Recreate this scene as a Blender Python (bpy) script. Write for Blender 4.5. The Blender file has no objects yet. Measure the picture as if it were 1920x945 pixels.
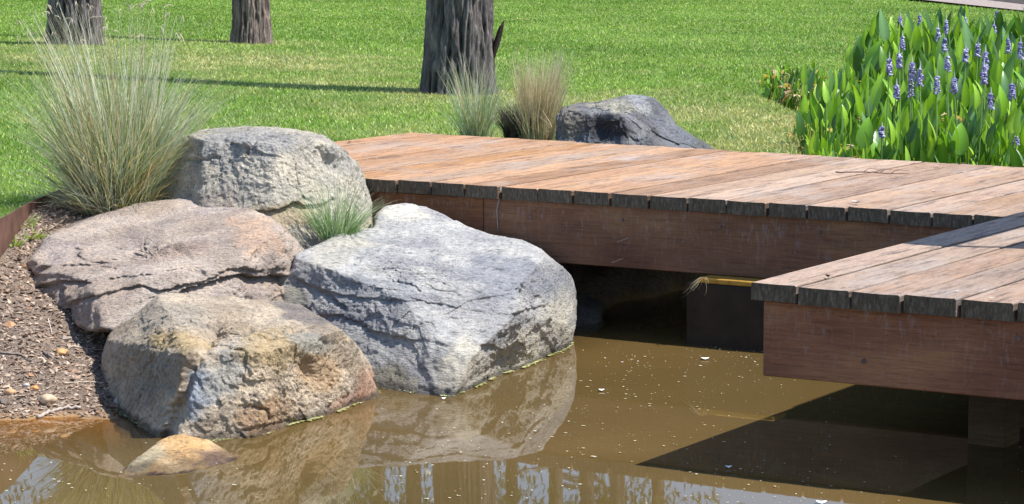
import bpy, bmesh, math, random
import numpy as np
from mathutils import Vector, Matrix

rng = np.random.default_rng(7)
random.seed(7)
S = bpy.context.scene
COL = S.collection

# ------------------------------------------------------------------ camera
FPX, YH, CX, CY, HC = 4880.0, -145.0, 960.0, 472.5, 1.427
TH = math.atan((CY - YH) / FPX)
cam = bpy.data.cameras.new('camera')
cam.sensor_width = 36.0
cam.lens = 36.0 * FPX / 1920.0
cam.clip_start = 0.1
cam.clip_end = 2000
camo = bpy.data.objects.new('camera', cam)
COL.objects.link(camo)
camo.location = (0, 0, HC)
camo.rotation_euler = (math.pi / 2 - TH, 0, 0)
S.camera = camo

# ------------------------------------------------------------------ light
SUNV = Vector((0.512, -0.117, 0.851)).normalized()
sun = bpy.data.lights.new('sun', 'SUN')
sun.energy = 4.7
sun.angle = math.radians(0.5)
sun.color = (1.0, 0.955, 0.88)
suno = bpy.data.objects.new('sun', sun)
COL.objects.link(suno)
suno.rotation_euler = SUNV.to_track_quat('Z', 'Y').to_euler()
suno.location = (5, 0, 8)
W = bpy.data.worlds.new('World')
S.world = W
W.use_nodes = True
wn = W.node_tree
wn.nodes.clear()
sky = wn.nodes.new('ShaderNodeTexSky')
sky.sky_type = 'NISHITA'
sky.sun_disc = False
sky.ozone_density = 3.0
sky.dust_density = 0.3
sky.sun_elevation = math.asin(SUNV.z)
sky.sun_rotation = math.atan2(SUNV.x, SUNV.y)
bg = wn.nodes.new('ShaderNodeBackground')
bg.inputs[1].default_value = 0.13
wo = wn.nodes.new('ShaderNodeOutputWorld')
wn.links.new(sky.outputs[0], bg.inputs[0])
wn.links.new(bg.outputs[0], wo.inputs[0])
S.view_settings.view_transform = 'Standard'
S.view_settings.look = 'None'
S.view_settings.gamma = 1
S.view_settings.use_curve_mapping = False
S.view_settings.exposure = 0.68
S.render.engine = 'CYCLES'

# ------------------------------------------------------------------ maths helpers
def ray(px, py):
    px = np.asarray(px, float); py = np.asarray(py, float)
    a = (px - CX) / FPX; b = (CY - py) / FPX
    return np.stack([a, math.cos(TH) + b * math.sin(TH), -math.sin(TH) + b * math.cos(TH)], -1)

def PZ(px, py, z):
    r = ray(px, py)
    t = (z - HC) / r[..., 2]
    return np.array([0, 0, HC]) + r * t[..., None]

def PD(px, py, D):
    r = ray(px, py)
    t = D / r[..., 1]
    return np.array([0, 0, HC]) + r * np.asarray(t)[..., None]

_p = rng.permutation(256)
PERM = np.concatenate([_p, _p, _p])
_g = rng.normal(size=(256, 3)); _g /= np.linalg.norm(_g, axis=1)[:, None]

def perlin(p):
    p = np.asarray(p, float)
    i = np.floor(p).astype(int); f = p - i; i &= 255
    u = f * f * f * (f * (f * 6 - 15) + 10)
    def gr(dx, dy, dz):
        h = PERM[PERM[PERM[(i[:, 0] + dx) & 255] + ((i[:, 1] + dy) & 255)] + ((i[:, 2] + dz) & 255)]
        return ((f - np.array([dx, dy, dz])) * _g[h]).sum(1)
    def L(a, b, t): return a + (b - a) * t
    x = [[L(gr(0, y, z), gr(1, y, z), u[:, 0]) for y in (0, 1)] for z in (0, 1)]
    return L(L(x[0][0], x[0][1], u[:, 1]), L(x[1][0], x[1][1], u[:, 1]), u[:, 2]) * 1.5

def fbm(p, octv=5, gain=0.5, lac=2.03, ridged=False):
    out = np.zeros(len(p)); a = 1.0; q = np.asarray(p, float).copy()
    for k in range(octv):
        n = perlin(q + 17.3 * k)
        if ridged: n = 0.5 - np.abs(n) * 1.6
        out += a * n
        a *= gain; q = q * lac
    return out

def sstep(a, b, x):
    t = np.clip((x - a) / (b - a), 0, 1)
    return t * t * (3 - 2 * t)

# ------------------------------------------------------------------ mesh helpers
def mesh_np(name, V, F, mat=None, attrs=None, smooth=True, matids=None):
    """V (n,3); F list of arrays with 3 or 4 columns, or one array"""
    V = np.ascontiguousarray(V, dtype=np.float32)
    Fs = F if isinstance(F, (list, tuple)) else [F]
    Fs = [np.asarray(f, dtype=np.int32) for f in Fs if len(f)]
    me = bpy.data.meshes.new(name)
    me.vertices.add(len(V)); me.vertices.foreach_set('co', V.ravel())
    idx = np.concatenate([f.ravel() for f in Fs])
    sizes = np.concatenate([np.full(len(f), f.shape[1], np.int32) for f in Fs])
    starts = np.concatenate([[0], np.cumsum(sizes)[:-1]]).astype(np.int32)
    me.loops.add(len(idx)); me.loops.foreach_set('vertex_index', idx)
    me.polygons.add(len(sizes)); me.polygons.foreach_set('loop_start', starts)
    try: me.polygons.foreach_set('loop_total', sizes)
    except Exception: pass
    me.polygons.foreach_set('use_smooth', np.full(len(sizes), bool(smooth)))
    me.update(calc_edges=True)
    if attrs:
        for k, v in attrs.items():
            v = np.asarray(v, np.float32)
            if v.ndim == 1:
                a = me.attributes.new(k, 'FLOAT', 'POINT'); a.data.foreach_set('value', v)
            else:
                if v.shape[1] == 3: v = np.concatenate([v, np.ones((len(v), 1), np.float32)], 1)
                a = me.attributes.new(k, 'FLOAT_COLOR', 'POINT'); a.data.foreach_set('color', v.ravel())
    if mat is not None: me.materials.append(mat)
    return me

def link(name, me, parent=None, label=None, cat=None, group=None, kind=None, loc=None, rotz=None):
    o = bpy.data.objects.new(name, me)
    COL.objects.link(o)
    if loc is not None: o.location = loc
    if rotz is not None: o.rotation_euler = (0, 0, rotz)
    if parent is not None: o.parent = parent
    if label: o['label'] = label
    if cat: o['category'] = cat
    if group: o['group'] = group
    if kind: o['kind'] = kind
    return o

class Geo:
    def __init__(s): s.V = []; s.F3 = []; s.F4 = []; s.C = []; s.n = 0
    def add(s, V, F3=None, F4=None, C=None):
        V = np.asarray(V, float)
        if F3 is not None and len(F3): s.F3.append(np.asarray(F3) + s.n)
        if F4 is not None and len(F4): s.F4.append(np.asarray(F4) + s.n)
        s.V.append(V)
        if C is None: C = np.ones((len(V), 3))
        C = np.asarray(C, float)
        if C.ndim == 1: C = np.tile(C, (len(V), 1))
        s.C.append(C); s.n += len(V)
    def tube(s, pts, rad, k=6, C=None, cap=True):
        pts = np.asarray(pts, float); m = len(pts)
        rad = np.broadcast_to(rad, (m,))
        T = np.gradient(pts, axis=0); T /= np.linalg.norm(T, axis=1)[:, None] + 1e-9
        up = np.array([0, 0, 1.0]) if abs(T[0, 2]) < 0.9 else np.array([1.0, 0, 0])
        A = np.cross(T, up); A /= np.linalg.norm(A, axis=1)[:, None] + 1e-9
        B = np.cross(T, A)
        an = np.arange(k) * 2 * math.pi / k
        V = pts[:, None, :] + rad[:, None, None] * (np.cos(an)[None, :, None] * A[:, None, :] + np.sin(an)[None, :, None] * B[:, None, :])
        V = V.reshape(-1, 3)
        i = np.arange(m - 1)[:, None] * k; j = np.arange(k)[None, :]; j2 = (j + 1) % k
        F = np.stack([i + j, i + j2, i + k + j2, i + k + j], -1).reshape(-1, 4)
        F3 = []
        if cap:
            V = np.vstack([V, pts[0], pts[-1]])
            a, b_ = m * k, m * k + 1
            for q in range(k):
                F3.append((a, (q + 1) % k, q)); F3.append((b_, (m - 1) * k + q, (m - 1) * k + (q + 1) % k))
        s.add(V, F3, F, C)
    def box(s, x0, x1, y0, y1, z0, z1, ch=0.0, C=None):
        """chamfered box (all 12 edges) """
        c = ch
        V = []; F = []
        if c <= 0:
            V = [(x, y, z) for z in (z0, z1) for y in (y0, y1) for x in (x0, x1)]
            F = [(0, 2, 3, 1), (4, 5, 7, 6), (0, 1, 5, 4), (2, 6, 7, 3), (0, 4, 6, 2), (1, 3, 7, 5)]
            s.add(V, None, F, C); return
        bm = bmesh.new()
        bmesh.ops.create_cube(bm, size=1)
        for v in bm.verts:
            v.co = Vector(((x0 + x1) / 2 + v.co.x * (x1 - x0), (y0 + y1) / 2 + v.co.y * (y1 - y0), (z0 + z1) / 2 + v.co.z * (z1 - z0)))
        bmesh.ops.bevel(bm, geom=list(bm.edges), offset=c, segments=1, affect='EDGES')
        bm.verts.ensure_lookup_table()
        V = [v.co[:] for v in bm.verts]
        F3 = [[v.index for v in f.verts] for f in bm.faces if len(f.verts) == 3]
        F4 = [[v.index for v in f.verts] for f in bm.faces if len(f.verts) == 4]
        s.add(V, F3, F4, C); bm.free()
    def mesh(s, name, mat, smooth=False):
        F = []
        if s.F3: F.append(np.vstack(s.F3))
        if s.F4: F.append(np.vstack(s.F4))
        return mesh_np(name, np.vstack(s.V), F, mat, {'tint': np.vstack(s.C)}, smooth)

# ------------------------------------------------------------------ materials
def new_mat(name):
    m = bpy.data.materials.new(name); m.use_nodes = True
    nt = m.node_tree; nt.nodes.clear()
    out = nt.nodes.new('ShaderNodeOutputMaterial')
    bs = nt.nodes.new('ShaderNodeBsdfPrincipled')
    nt.links.new(bs.outputs[0], out.inputs[0])
    return m, nt, bs, out

def N(nt, t, **kw):
    n = nt.nodes.new(t)
    for k, v in kw.items(): setattr(n, k, v)
    return n

def noise(nt, vec, scale, detail=4, rough=0.6, dist=0.0):
    n = N(nt, 'ShaderNodeTexNoise')
    n.inputs['Scale'].default_value = scale; n.inputs['Detail'].default_value = detail
    n.inputs['Roughness'].default_value = rough; n.inputs['Distortion'].default_value = dist
    nt.links.new(vec, n.inputs['Vector'])
    return n.outputs[0]

def ramp(nt, fac, stops):
    r = N(nt, 'ShaderNodeValToRGB')
    els = r.color_ramp.elements
    while len(els) < len(stops): els.new(0.5)
    for e, (p, c) in zip(els, stops):
        e.position = p; e.color = (*c, 1) if len(c) == 3 else c
    nt.links.new(fac, r.inputs[0])
    return r.outputs[0]

def mix(nt, a, b, fac, mode='MIX'):
    m = N(nt, 'ShaderNodeMix', data_type='RGBA', blend_type=mode)
    if isinstance(fac, (int, float)): m.inputs[0].default_value = fac
    else: nt.links.new(fac, m.inputs[0])
    for s_, v in ((6, a), (7, b)):
        if isinstance(v, (tuple, list)): m.inputs[s_].default_value = (*v[:3], 1)
        else: nt.links.new(v, m.inputs[s_])
    return m.outputs[2]

def mapping(nt, vec, scale=(1, 1, 1), rot=(0, 0, 0)):
    m = N(nt, 'ShaderNodeMapping')
    m.inputs['Scale'].default_value = scale; m.inputs['Rotation'].default_value = rot
    nt.links.new(vec, m.inputs[0])
    return m.outputs[0]

def bump(nt, bs, h, strength, dist, normal=None):
    b = N(nt, 'ShaderNodeBump')
    b.inputs['Strength'].default_value = strength; b.inputs['Distance'].default_value = dist
    nt.links.new(h, b.inputs['Height'])
    if normal: nt.links.new(normal, b.inputs['Normal'])
    nt.links.new(b.outputs[0], bs.inputs['Normal'])
    return b.outputs[0]

def coords(nt): return N(nt, 'ShaderNodeTexCoord').outputs['Object']
def attr(nt, name):
    a = N(nt, 'ShaderNodeAttribute'); a.attribute_name = name
    return a
def maprange(nt, v, a, b, c=0, d=1):
    m = N(nt, 'ShaderNodeMapRange')
    m.inputs[1].default_value = a; m.inputs[2].default_value = b; m.inputs[3].default_value = c; m.inputs[4].default_value = d
    nt.links.new(v, m.inputs[0]); return m.outputs[0]

def mat_plain(name, rough=0.8, var=0.25, vs=30, bs_=0.0, spec=0.3):
    """tint attribute times a little noise"""
    m, nt, bs, out = new_mat(name)
    c = coords(nt); t = attr(nt, 'tint').outputs['Color']
    n = noise(nt, c, vs, 5)
    g = ramp(nt, n, [(0.25, (1 - var,) * 3), (0.75, (1 + var,) * 3)])
    nt.links.new(mix(nt, t, g, 1.0, 'MULTIPLY'), bs.inputs['Base Color'])
    bs.inputs['Roughness'].default_value = rough
    bs.inputs['Specular IOR Level'].default_value = spec
    if bs_: bump(nt, bs, n, 0.6, bs_)
    return m

def mat_leaf(name, trans=0.35, rough=0.55, spec=0.3):
    m, nt, bs, out = new_mat(name)
    t = attr(nt, 'tint').outputs['Color']
    nt.links.new(t, bs.inputs['Base Color'])
    bs.inputs['Roughness'].default_value = rough
    bs.inputs['Specular IOR Level'].default_value = spec
    tr = N(nt, 'ShaderNodeBsdfTranslucent')
    nt.links.new(mix(nt, t, (1.25, 1.25, 0.6), 1.0, 'MULTIPLY'), tr.inputs[0])
    ms = N(nt, 'ShaderNodeMixShader'); ms.inputs[0].default_value = trans
    nt.links.new(bs.outputs[0], ms.inputs[1]); nt.links.new(tr.outputs[0], ms.inputs[2])
    nt.links.new(ms.outputs[0], out.inputs[0])
    return m

def mat_rock(name, grain=(1, 1, 1), rot=(0, 0, 0), speck=0.5, bstr=1.0):
    m, nt, bs, out = new_mat(name)
    c = coords(nt); t = attr(nt, 'tint').outputs['Color']
    cg = mapping(nt, c, grain, rot)
    n1 = noise(nt, cg, 9, 8, 0.65)
    n2 = noise(nt, cg, 70, 6, 0.7)
    n3 = noise(nt, c, 210, 3, 0.7)
    g1 = ramp(nt, n1, [(0.3, (0.72, 0.73, 0.76)), (0.5, (1, 1, 1)), (0.72, (1.22, 1.18, 1.1))])
    g2 = ramp(nt, n2, [(0.30, (0.30, 0.30, 0.31)), (0.45, (0.9,) * 3), (0.68, (1.4, 1.38, 1.34))])
    k = mix(nt, t, g1, 1.0, 'MULTIPLY')
    k = mix(nt, k, g2, 0.85, 'MULTIPLY')
    dark = maprange(nt, noise(nt, cg, 26, 8, 0.75), 0.57, 0.68)
    k = mix(nt, k, (0.06, 0.058, 0.055), N_mul(nt, dark, 0.7))
    sp = maprange(nt, n3, 0.66, 0.72)
    k = mix(nt, k, (0.75, 0.74, 0.70), N_mul(nt, sp, speck))
    ds = maprange(nt, noise(nt, c, 150, 2, 0.6), 0.38, 0.3)
    k = mix(nt, k, (0.05, 0.045, 0.04), N_mul(nt, ds, 0.5))
    nt.links.new(k, bs.inputs['Base Color'])
    bs.inputs['Roughness'].default_value = 0.85
    bs.inputs['Specular IOR Level'].default_value = 0.25
    a = N(nt, 'ShaderNodeMath', operation='ADD'); nt.links.new(n2, a.inputs[0]); nt.links.new(N_mul(nt, n3, 0.35), a.inputs[1])
    bump(nt, bs, a.outputs[0], bstr, 0.012)
    return m

def N_mul(nt, v, f):
    m = N(nt, 'ShaderNodeMath', operation='MULTIPLY'); nt.links.new(v, m.inputs[0])
    if isinstance(f, (int, float)): m.inputs[1].default_value = f
    else: nt.links.new(f, m.inputs[1])
    return m.outputs[0]

# deck timber: object space x = across boards, y = along the grain
def mat_deck():
    m, nt, bs, out = new_mat('weathered_decking')
    c = coords(nt); t = attr(nt, 'tint').outputs['Color']
    big = noise(nt, mapping(nt, c, (1.6, 0.7, 1)), 2.6, 6, 0.65)
    gr = noise(nt, mapping(nt, c, (10, 0.9, 10)), 5, 8, 0.75, 0.3)
    fine = noise(nt, mapping(nt, c, (60, 3.5, 60)), 6, 6, 0.75)
    spk = noise(nt, mapping(nt, c, (1, 0.5, 1)), 120, 5, 0.75)
    k = mix(nt, t, ramp(nt, gr, [(0.32, (0.42, 0.36, 0.35)), (0.48, (1, 1, 1)), (0.68, (1.35, 1.3, 1.25))]), 0.9, 'MULTIPLY')
    k = mix(nt, k, ramp(nt, fine, [(0.33, (0.62, 0.6, 0.6)), (0.5, (1, 1, 1)), (0.7, (1.15, 1.15, 1.15))]), 0.9, 'MULTIPLY')
    gm = maprange(nt, big, 0.5, 0.72, 0, 0.75)
    k = mix(nt, k, (0.40, 0.35, 0.32), gm)
    st = noise(nt, mapping(nt, c, (9, 1.3, 9)), 3.1, 8, 0.78)
    k = mix(nt, k, (0.07, 0.055, 0.055), maprange(nt, st, 0.53, 0.64, 0, 0.78))
    k = mix(nt, k, (0.06, 0.05, 0.05), maprange(nt, spk, 0.59, 0.66, 0, 0.7))
    k = mix(nt, k, (0.6, 0.52, 0.45), maprange(nt, spk, 0.40, 0.31, 0, 0.6))
    # end grain and undersides go grey-black with age
    e = attr(nt, 'aged').outputs['Fac']
    eg = noise(nt, mapping(nt, c, (1.6, 1, 0.45)), 75, 6, 0.75)
    k = mix(nt, k, ramp(nt, eg, [(0.3, (0.04, 0.032, 0.024)), (0.52, (0.115, 0.092, 0.066)), (0.72, (0.25, 0.22, 0.18))]), e)
    nt.links.new(k, bs.inputs['Base Color'])
    bs.inputs['Roughness'].default_value = 0.75
    bs.inputs['Specular IOR Level'].default_value = 0.25
    a = N(nt, 'ShaderNodeMath', operation='ADD'); nt.links.new(gr, a.inputs[0]); nt.links.new(fine, a.inputs[1])
    bump(nt, bs, a.outputs[0], 0.7, 0.005)
    return m

# beams: object space x = along the grain
def mat_beam(name, c1, c2, c3):
    m, nt, bs, out = new_mat(name)
    c = coords(nt)
    t = attr(nt, 'tint').outputs['Color']
    big = noise(nt, mapping(nt, c, (1, 1, 2.2)), 1.9, 5, 0.6)
    gr = noise(nt, mapping(nt, c, (1.2, 1.2, 26)), 5, 7, 0.7, 0.4)
    fine = noise(nt, mapping(nt, c, (4, 4, 70)), 7, 6, 0.7)
    k = ramp(nt, big, [(0.3, c1), (0.5, c2), (0.72, c3)])
    k = mix(nt, k, t, 1.0, 'MULTIPLY')
    k = mix(nt, k, ramp(nt, gr, [(0.3, (0.6, 0.58, 0.6)), (0.5, (1, 1, 1)), (0.72, (1.3, 1.25, 1.2))]), 0.9, 'MULTIPLY')
    k = mix(nt, k, ramp(nt, fine, [(0.3, (0.5, 0.5, 0.5)), (0.48, (1, 1, 1)), (0.7, (1.15, 1.15, 1.15))]), 0.8, 'MULTIPLY')
    # pale drips and scuffs under the board ends
    dr = noise(nt, mapping(nt, c, (22, 22, 5)), 4, 7, 0.75)
    z = N(nt, 'ShaderNodeSeparateXYZ'); nt.links.new(c, z.inputs[0])
    up = maprange(nt, z.outputs[2], 0.25, 0.45, 0.15, 1.0)
    k = mix(nt, k, (0.30, 0.27, 0.27), N_mul(nt, maprange(nt, dr, 0.54, 0.68, 0, 0.75), up))
    sp = noise(nt, c, 95, 4, 0.7)
    k = mix(nt, k, (0.02, 0.016, 0.014), maprange(nt, sp, 0.64, 0.7, 0, 0.7))
    nt.links.new(k, bs.inputs['Base Color'])
    bs.inputs['Roughness'].default_value = 0.7
    bs.inputs['Specular IOR Level'].default_value = 0.25
    a = N(nt, 'ShaderNodeMath', operation='ADD'); nt.links.new(gr, a.inputs[0]); nt.links.new(fine, a.inputs[1])
    bump(nt, bs, a.outputs[0], 0.6, 0.004)
    return m

M_DECK = mat_deck()
M_BEAM = mat_beam('reddish_hardwood', (0.14, 0.064, 0.038), (0.21, 0.104, 0.058), (0.30, 0.17, 0.085))
M_GRASS = mat_leaf('grass_blades', 0.35, 0.5, 0.35)
M_TUSS = mat_leaf('tussock_blades', 0.25, 0.6, 0.3)
M_LEAF = mat_leaf('aquatic_leaf', 0.3, 0.33, 0.55)
M_DRY = mat_plain('dry_matter', 0.85, 0.35, 60, 0.002)
M_STONE = mat_plain('small_stone', 0.8, 0.3, 40, 0.003)

# ------------------------------------------------------------------ terrain
LAWN = 0.42
shore = np.array([(-9, 7.2), (-3, 7.25), (-1.48, 7.39), (-1.17, 7.47), (-0.95, 7.85), (-0.55, 8.5), (-0.1, 9.0), (0.15, 9.35), (0.45, 9.8), (0.75, 10.2),
                  (1.12, 10.45), (1.42, 11.5), (1.6, 12.8), (1.7, 14.0), (1.62, 15.0), (1.58, 15.7), (1.9, 16.5), (2.6, 17.3), (5, 18.3), (12, 19)])

def poly_sd(p, line):
    """signed distance to an open polyline, positive on its left side"""
    best = np.full(len(p), 1e9); sg = np.zeros(len(p))
    for a, b in zip(line[:-1], line[1:]):
        d = b - a; L2 = (d * d).sum()
        t = np.clip(((p - a) @ d) / L2, 0, 1)
        q = a + t[:, None] * d; r = p - q; dist = np.hypot(r[:, 0], r[:, 1])
        cr = d[0] * (p[:, 1] - a[1]) - d[1] * (p[:, 0] - a[0])
        up = dist < best - 1e-9
        best = np.where(up, dist, best); sg = np.where(up, np.sign(cr), sg)
    return best * np.where(sg == 0, 1, sg)

edging = np.array([(-1.78, 7.6), (-1.72, 8.2), (-1.69, 8.6), (-1.69, 9.1), (-1.66, 9.55), (-1.5, 9.95), (-1.1, 10.2), (-0.7, 10.3)])

def lawn_h(x, y):
    p = np.stack([x * 0.25, y * 0.25, np.zeros_like(x)], 1)
    return LAWN + 0.02 * perlin(p) + 0.02 * perlin(np.stack([x * 1.1, y * 0.6, 0 * x + 4], 1)) * sstep(11.5, 13, y) * (1 - sstep(15.5, 18.5, y)) + 0.035 * sstep(13, 16, y) * np.clip(-x - 0.3, 0, 3) * (1 - sstep(24, 30, y))

def ground_h(x, y):
    sd = poly_sd(np.stack([x, y], 1), shore)
    # bank profile
    left = sstep(1.2, 0.2, x) * sstep(11.2, 10.2, y)
    slope_gentle = np.where(sd > 0, 0.33 * sd, np.maximum(0.12 * sd, -0.06) + 0.5 * np.minimum(sd + 0.5, 0)) * 1.0
    slope_steep = np.clip(2.4 * sd + 0.0, -0.5, 5)
    h = slope_gentle * left + slope_steep * (1 - left)
    top = lawn_h(x, y)
    p = np.stack([x * 6, y * 6, np.zeros_like(x)], 1)
    rough = 0.02 * fbm(p, 4) * sstep(0.5, 0.1, h) * sstep(11, 10, y)
    h = np.minimum(h + rough * (sd > -0.3), top)
    deep = sstep(-0.4, -1.2, sd) * -0.25
    h = np.maximum(h, -0.55) + deep * (sd < 0)
    return h, sd

def grid(xs, ys):
    X, Y = np.meshgrid(xs, ys)
    nx, ny = len(xs), len(ys)
    i = np.arange(ny - 1)[:, None] * nx + np.arange(nx - 1)[None, :]
    F = np.stack([i, i + 1, i + nx + 1, i + nx], -1).reshape(-1, 4)
    return X.ravel(), Y.ravel(), F

xs = np.concatenate([[-600, -300, -120, -60, -30, -15, -8, -5], np.arange(-4, -2.3, 0.1), np.arange(-2.3, 0.8, 0.022), np.arange(0.8, 6, 0.08), [7, 9, 14, 25, 50, 100, 300, 600]])
ys = np.concatenate([[-300, -100, -30, -10, 0, 3, 5], np.arange(5.5, 6.8, 0.08), np.arange(6.8, 9.7, 0.022), np.arange(9.7, 19, 0.07), np.arange(19, 40, 0.5), [45, 55, 70, 100, 200, 400, 900]])
X, Y, F = grid(xs, ys)
Z, SD = ground_h(X, Y)
E_SD = poly_sd(np.stack([X, Y], 1), edging)
# bare mulch: right of the steel edging, up to the deck; also a worn strip on the water edge
inmulch = ((E_SD < 0.0) & (Y < 10.25) & (X > -1.75)) | (Z < 0.22)
mul = inmulch.astype(float)
rim = Z[:]; 
def mat_ground():
    m, nt, bs, out = new_mat('ground_soil')
    c = coords(nt)
    a = attr(nt, 'mulch').outputs['Fac']; w = attr(nt, 'wet').outputs['Fac']
    n = noise(nt, c, 7, 8, 0.7); n2 = noise(nt, c, 55, 6, 0.75)
    soil = ramp(nt, n2, [(0.3, (0.08, 0.06, 0.045)), (0.5, (0.26, 0.2, 0.16)), (0.7, (0.42, 0.34, 0.28))])
    soil = mix(nt, soil, ramp(nt, n, [(0.3, (0.7, 0.66, 0.62)), (0.7, (1.25, 1.2, 1.15))]), 0.8, 'MULTIPLY')
    lawn = ramp(nt, noise(nt, c, 1.4, 6, 0.65), [(0.35, (0.09, 0.17, 0.025)), (0.6, (0.15, 0.25, 0.045)), (0.8, (0.28, 0.27, 0.1))])
    k = mix(nt, lawn, soil, a)
    sed = ramp(nt, n, [(0.3, (0.36, 0.20, 0.08)), (0.7, (0.62, 0.37, 0.17))])
    k = mix(nt, k, sed, w)
    nt.links.new(k, bs.inputs['Base Color'])
    bs.inputs['Roughness'].default_value = 0.95
    bump(nt, bs, n2, 1.0, 0.02)
    return m
wet = sstep(0.03, -0.01, Z + 0.01 * perlin(np.stack([X * 5, Y * 5, X * 0], 1)))
me = mesh_np('ground', np.stack([X, Y, Z], 1), F, mat_ground(), {'mulch': mul, 'wet': wet})
link('ground', me, kind='structure')

def gz(x, y):
    x = np.atleast_1d(np.asarray(x, float)); y = np.atleast_1d(np.asarray(y, float))
    h, _ = ground_h(x, y); return h

# ------------------------------------------------------------------ water
wx = np.concatenate([[-40, -12, -6, -3], np.arange(-2.4, 0.6, 0.03), np.arange(0.6, 4.0, 0.1), [5, 8, 20, 40]])
wy = np.concatenate([[-40, -10, 0, 4, 5.5], np.arange(6, 9.3, 0.03), np.arange(9.3, 19.5, 0.15)])
X, Y, F = grid(wx, wy)
Zg, SDw = ground_h(X, Y)
depth = np.clip(-Zg, 0, 1)
murk = 1 - np.exp(-depth / 0.035)
murk = np.where(Zg > 0.0, 0.0, murk)
warm = sstep(-0.5, -1.3, X) * sstep(8.2, 6.8, Y) * 0
def mat_water():
    m, nt, bs, out = new_mat('murky_water')
    c = coords(nt)
    big = noise(nt, mapping(nt, c, (1, 1, 1)), 0.9, 4, 0.5)
    col = ramp(nt, big, [(0.35, (0.100, 0.068, 0.024)), (0.65, (0.132, 0.086, 0.031))])
    nt.links.new(col, bs.inputs['Base Color'])
    bs.inputs['Roughness'].default_value = 0.015
    bs.inputs['IOR'].default_value = 1.40
    r = noise(nt, mapping(nt, c, (1, 0.6, 1)), 5.0, 3, 0.5)
    bump(nt, bs, r, 0.05, 0.004)
    gl = N(nt, 'ShaderNodeBsdfGlossy'); gl.inputs['Roughness'].default_value = 0.015
    gl.inputs['Color'].default_value = (1, 1, 1, 1)
    tr = N(nt, 'ShaderNodeBsdfTransparent'); tr.inputs[0].default_value = (0.86, 0.74, 0.5, 1)
    fr = N(nt, 'ShaderNodeFresnel'); fr.inputs[0].default_value = 1.33
    clear = N(nt, 'ShaderNodeMixShader')
    nt.links.new(fr.outputs[0], clear.inputs[0]); nt.links.new(tr.outputs[0], clear.inputs[1]); nt.links.new(gl.outputs[0], clear.inputs[2])
    ms = N(nt, 'ShaderNodeMixShader')
    nt.links.new(attr(nt, 'murk').outputs['Fac'], ms.inputs[0])
    nt.links.new(clear.outputs[0], ms.inputs[1]); nt.links.new(bs.outputs[0], ms.inputs[2])
    nt.links.new(ms.outputs[0], out.inputs[0])
    return m
me = mesh_np('water', np.stack([X, Y, np.zeros_like(X)], 1), F, mat_water(), {'murk': murk})
link('water', me, kind='structure')

# gravel path and garden bed at the far right
def strip(name, pts, z, mat, kind='structure', tint=(1, 1, 1)):
    g = Geo(); n = len(pts)
    V = [(p[0], p[1], z) for p in pts]
    bm = bmesh.new(); vs = [bm.verts.new(v) for v in V]; bm.faces.new(vs)
    bmesh.ops.triangulate(bm, faces=list(bm.faces)); bm.verts.ensure_lookup_table()
    g.add(V, [[v.index for v in f.verts] for f in bm.faces], None, tint); bm.free()
    return link(name, g.mesh(name, mat), kind=kind)
strip('path', [(3.6, 52), (5.05, 34.6), (5.21, 33.61), (5.73, 29.24), (6.6, 22), (7.5, 22), (6.6, 27.5), (6.15, 31.6), (5.95, 34.6), (4.9, 52)], LAWN + 0.012 + 0.02,
      mat_plain('path_gravel', 0.9, 0.45, 18, 0.01), tint=(0.30, 0.245, 0.22))
strip('garden_soil', [(4.95, 52), (6.0, 34.6), (6.2, 31.6), (6.65, 27.5), (7.55, 22), (14, 22), (14, 52)], LAWN + 0.03,
      mat_plain('garden_bed', 0.95, 0.5, 12, 0.01), tint=(0.05, 0.04, 0.035))

# ------------------------------------------------------------------ deck
ROT = math.atan2(-0.529, 0.849)
AE = np.array([0.849, -0.529]); AB = np.array([0.529, 0.849])
def eb2xy(e, b): return e * AE[0] + b * AB[0], e * AE[1] + b * AB[1]
ZT = 0.497; BT = 0.046

def board(g, aged, e0, e1, b0, b1, zt, tint, r):
    """one worn board: chamfered top arrises, a slight cup, ends cut a little off"""
    k = 9; nb = 14
    w = e1 - e0
    c = 0.004
    prof = [(e0, -BT), (e0, -c), (e0 + c, 0)] + [(e0 + w * t, -0.0012 * math.sin(math.pi * t)) for t in (0.25, 0.5, 0.75)] + [(e1 - c, 0), (e1, -c), (e1, -BT)]
    prof = np.array(prof)
    bs_ = np.linspace(b0, b1, nb)
    wob = 0.0012 * np.array([math.sin(q * 2.1 + r) for q in bs_])
    V = np.zeros((nb, k, 3))
    V[:, :, 0] = prof[None, :, 0] + wob[:, None]
    V[:, :, 1] = bs_[:, None]
    V[:, :, 2] = zt + prof[None, :, 1]
    skew = (r % 1 - 0.5) * 0.006
    V[0, :, 1] += skew * (prof[:, 0] - e0) / w
    V = V.reshape(-1, 3)
    tv = np.tile(np.array([0.5, 0.22, 1, 1, 1, 1, 1, 0.3, 0.5]), nb)[:, None] * np.array(tint)[None]  # arrises and sides tinted darker, painting in the shade of the gaps
    i = np.arange(nb - 1)[:, None] * k; j = np.arange(k)[None, :]; j2 = (j + 1) % k
    Fq = np.stack([i + j, i + j2, i + k + j2, i + k + j], -1).reshape(-1, 4)[:, ::-1]
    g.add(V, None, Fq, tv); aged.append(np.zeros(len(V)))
    # ends as separate verts so ageing stays on the end grain
    for row in (0, nb - 1):
        R = V.reshape(nb, k, 3)[row]
        cen = R.mean(0)
        VV = np.vstack([R, cen]); f = [(q, (q + 1) % k, k) for q in range(k)]
        if row: f = [t[::-1] for t in f]
        g.add(VV, f, None, tint); aged.append(np.ones(len(VV)))

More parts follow.
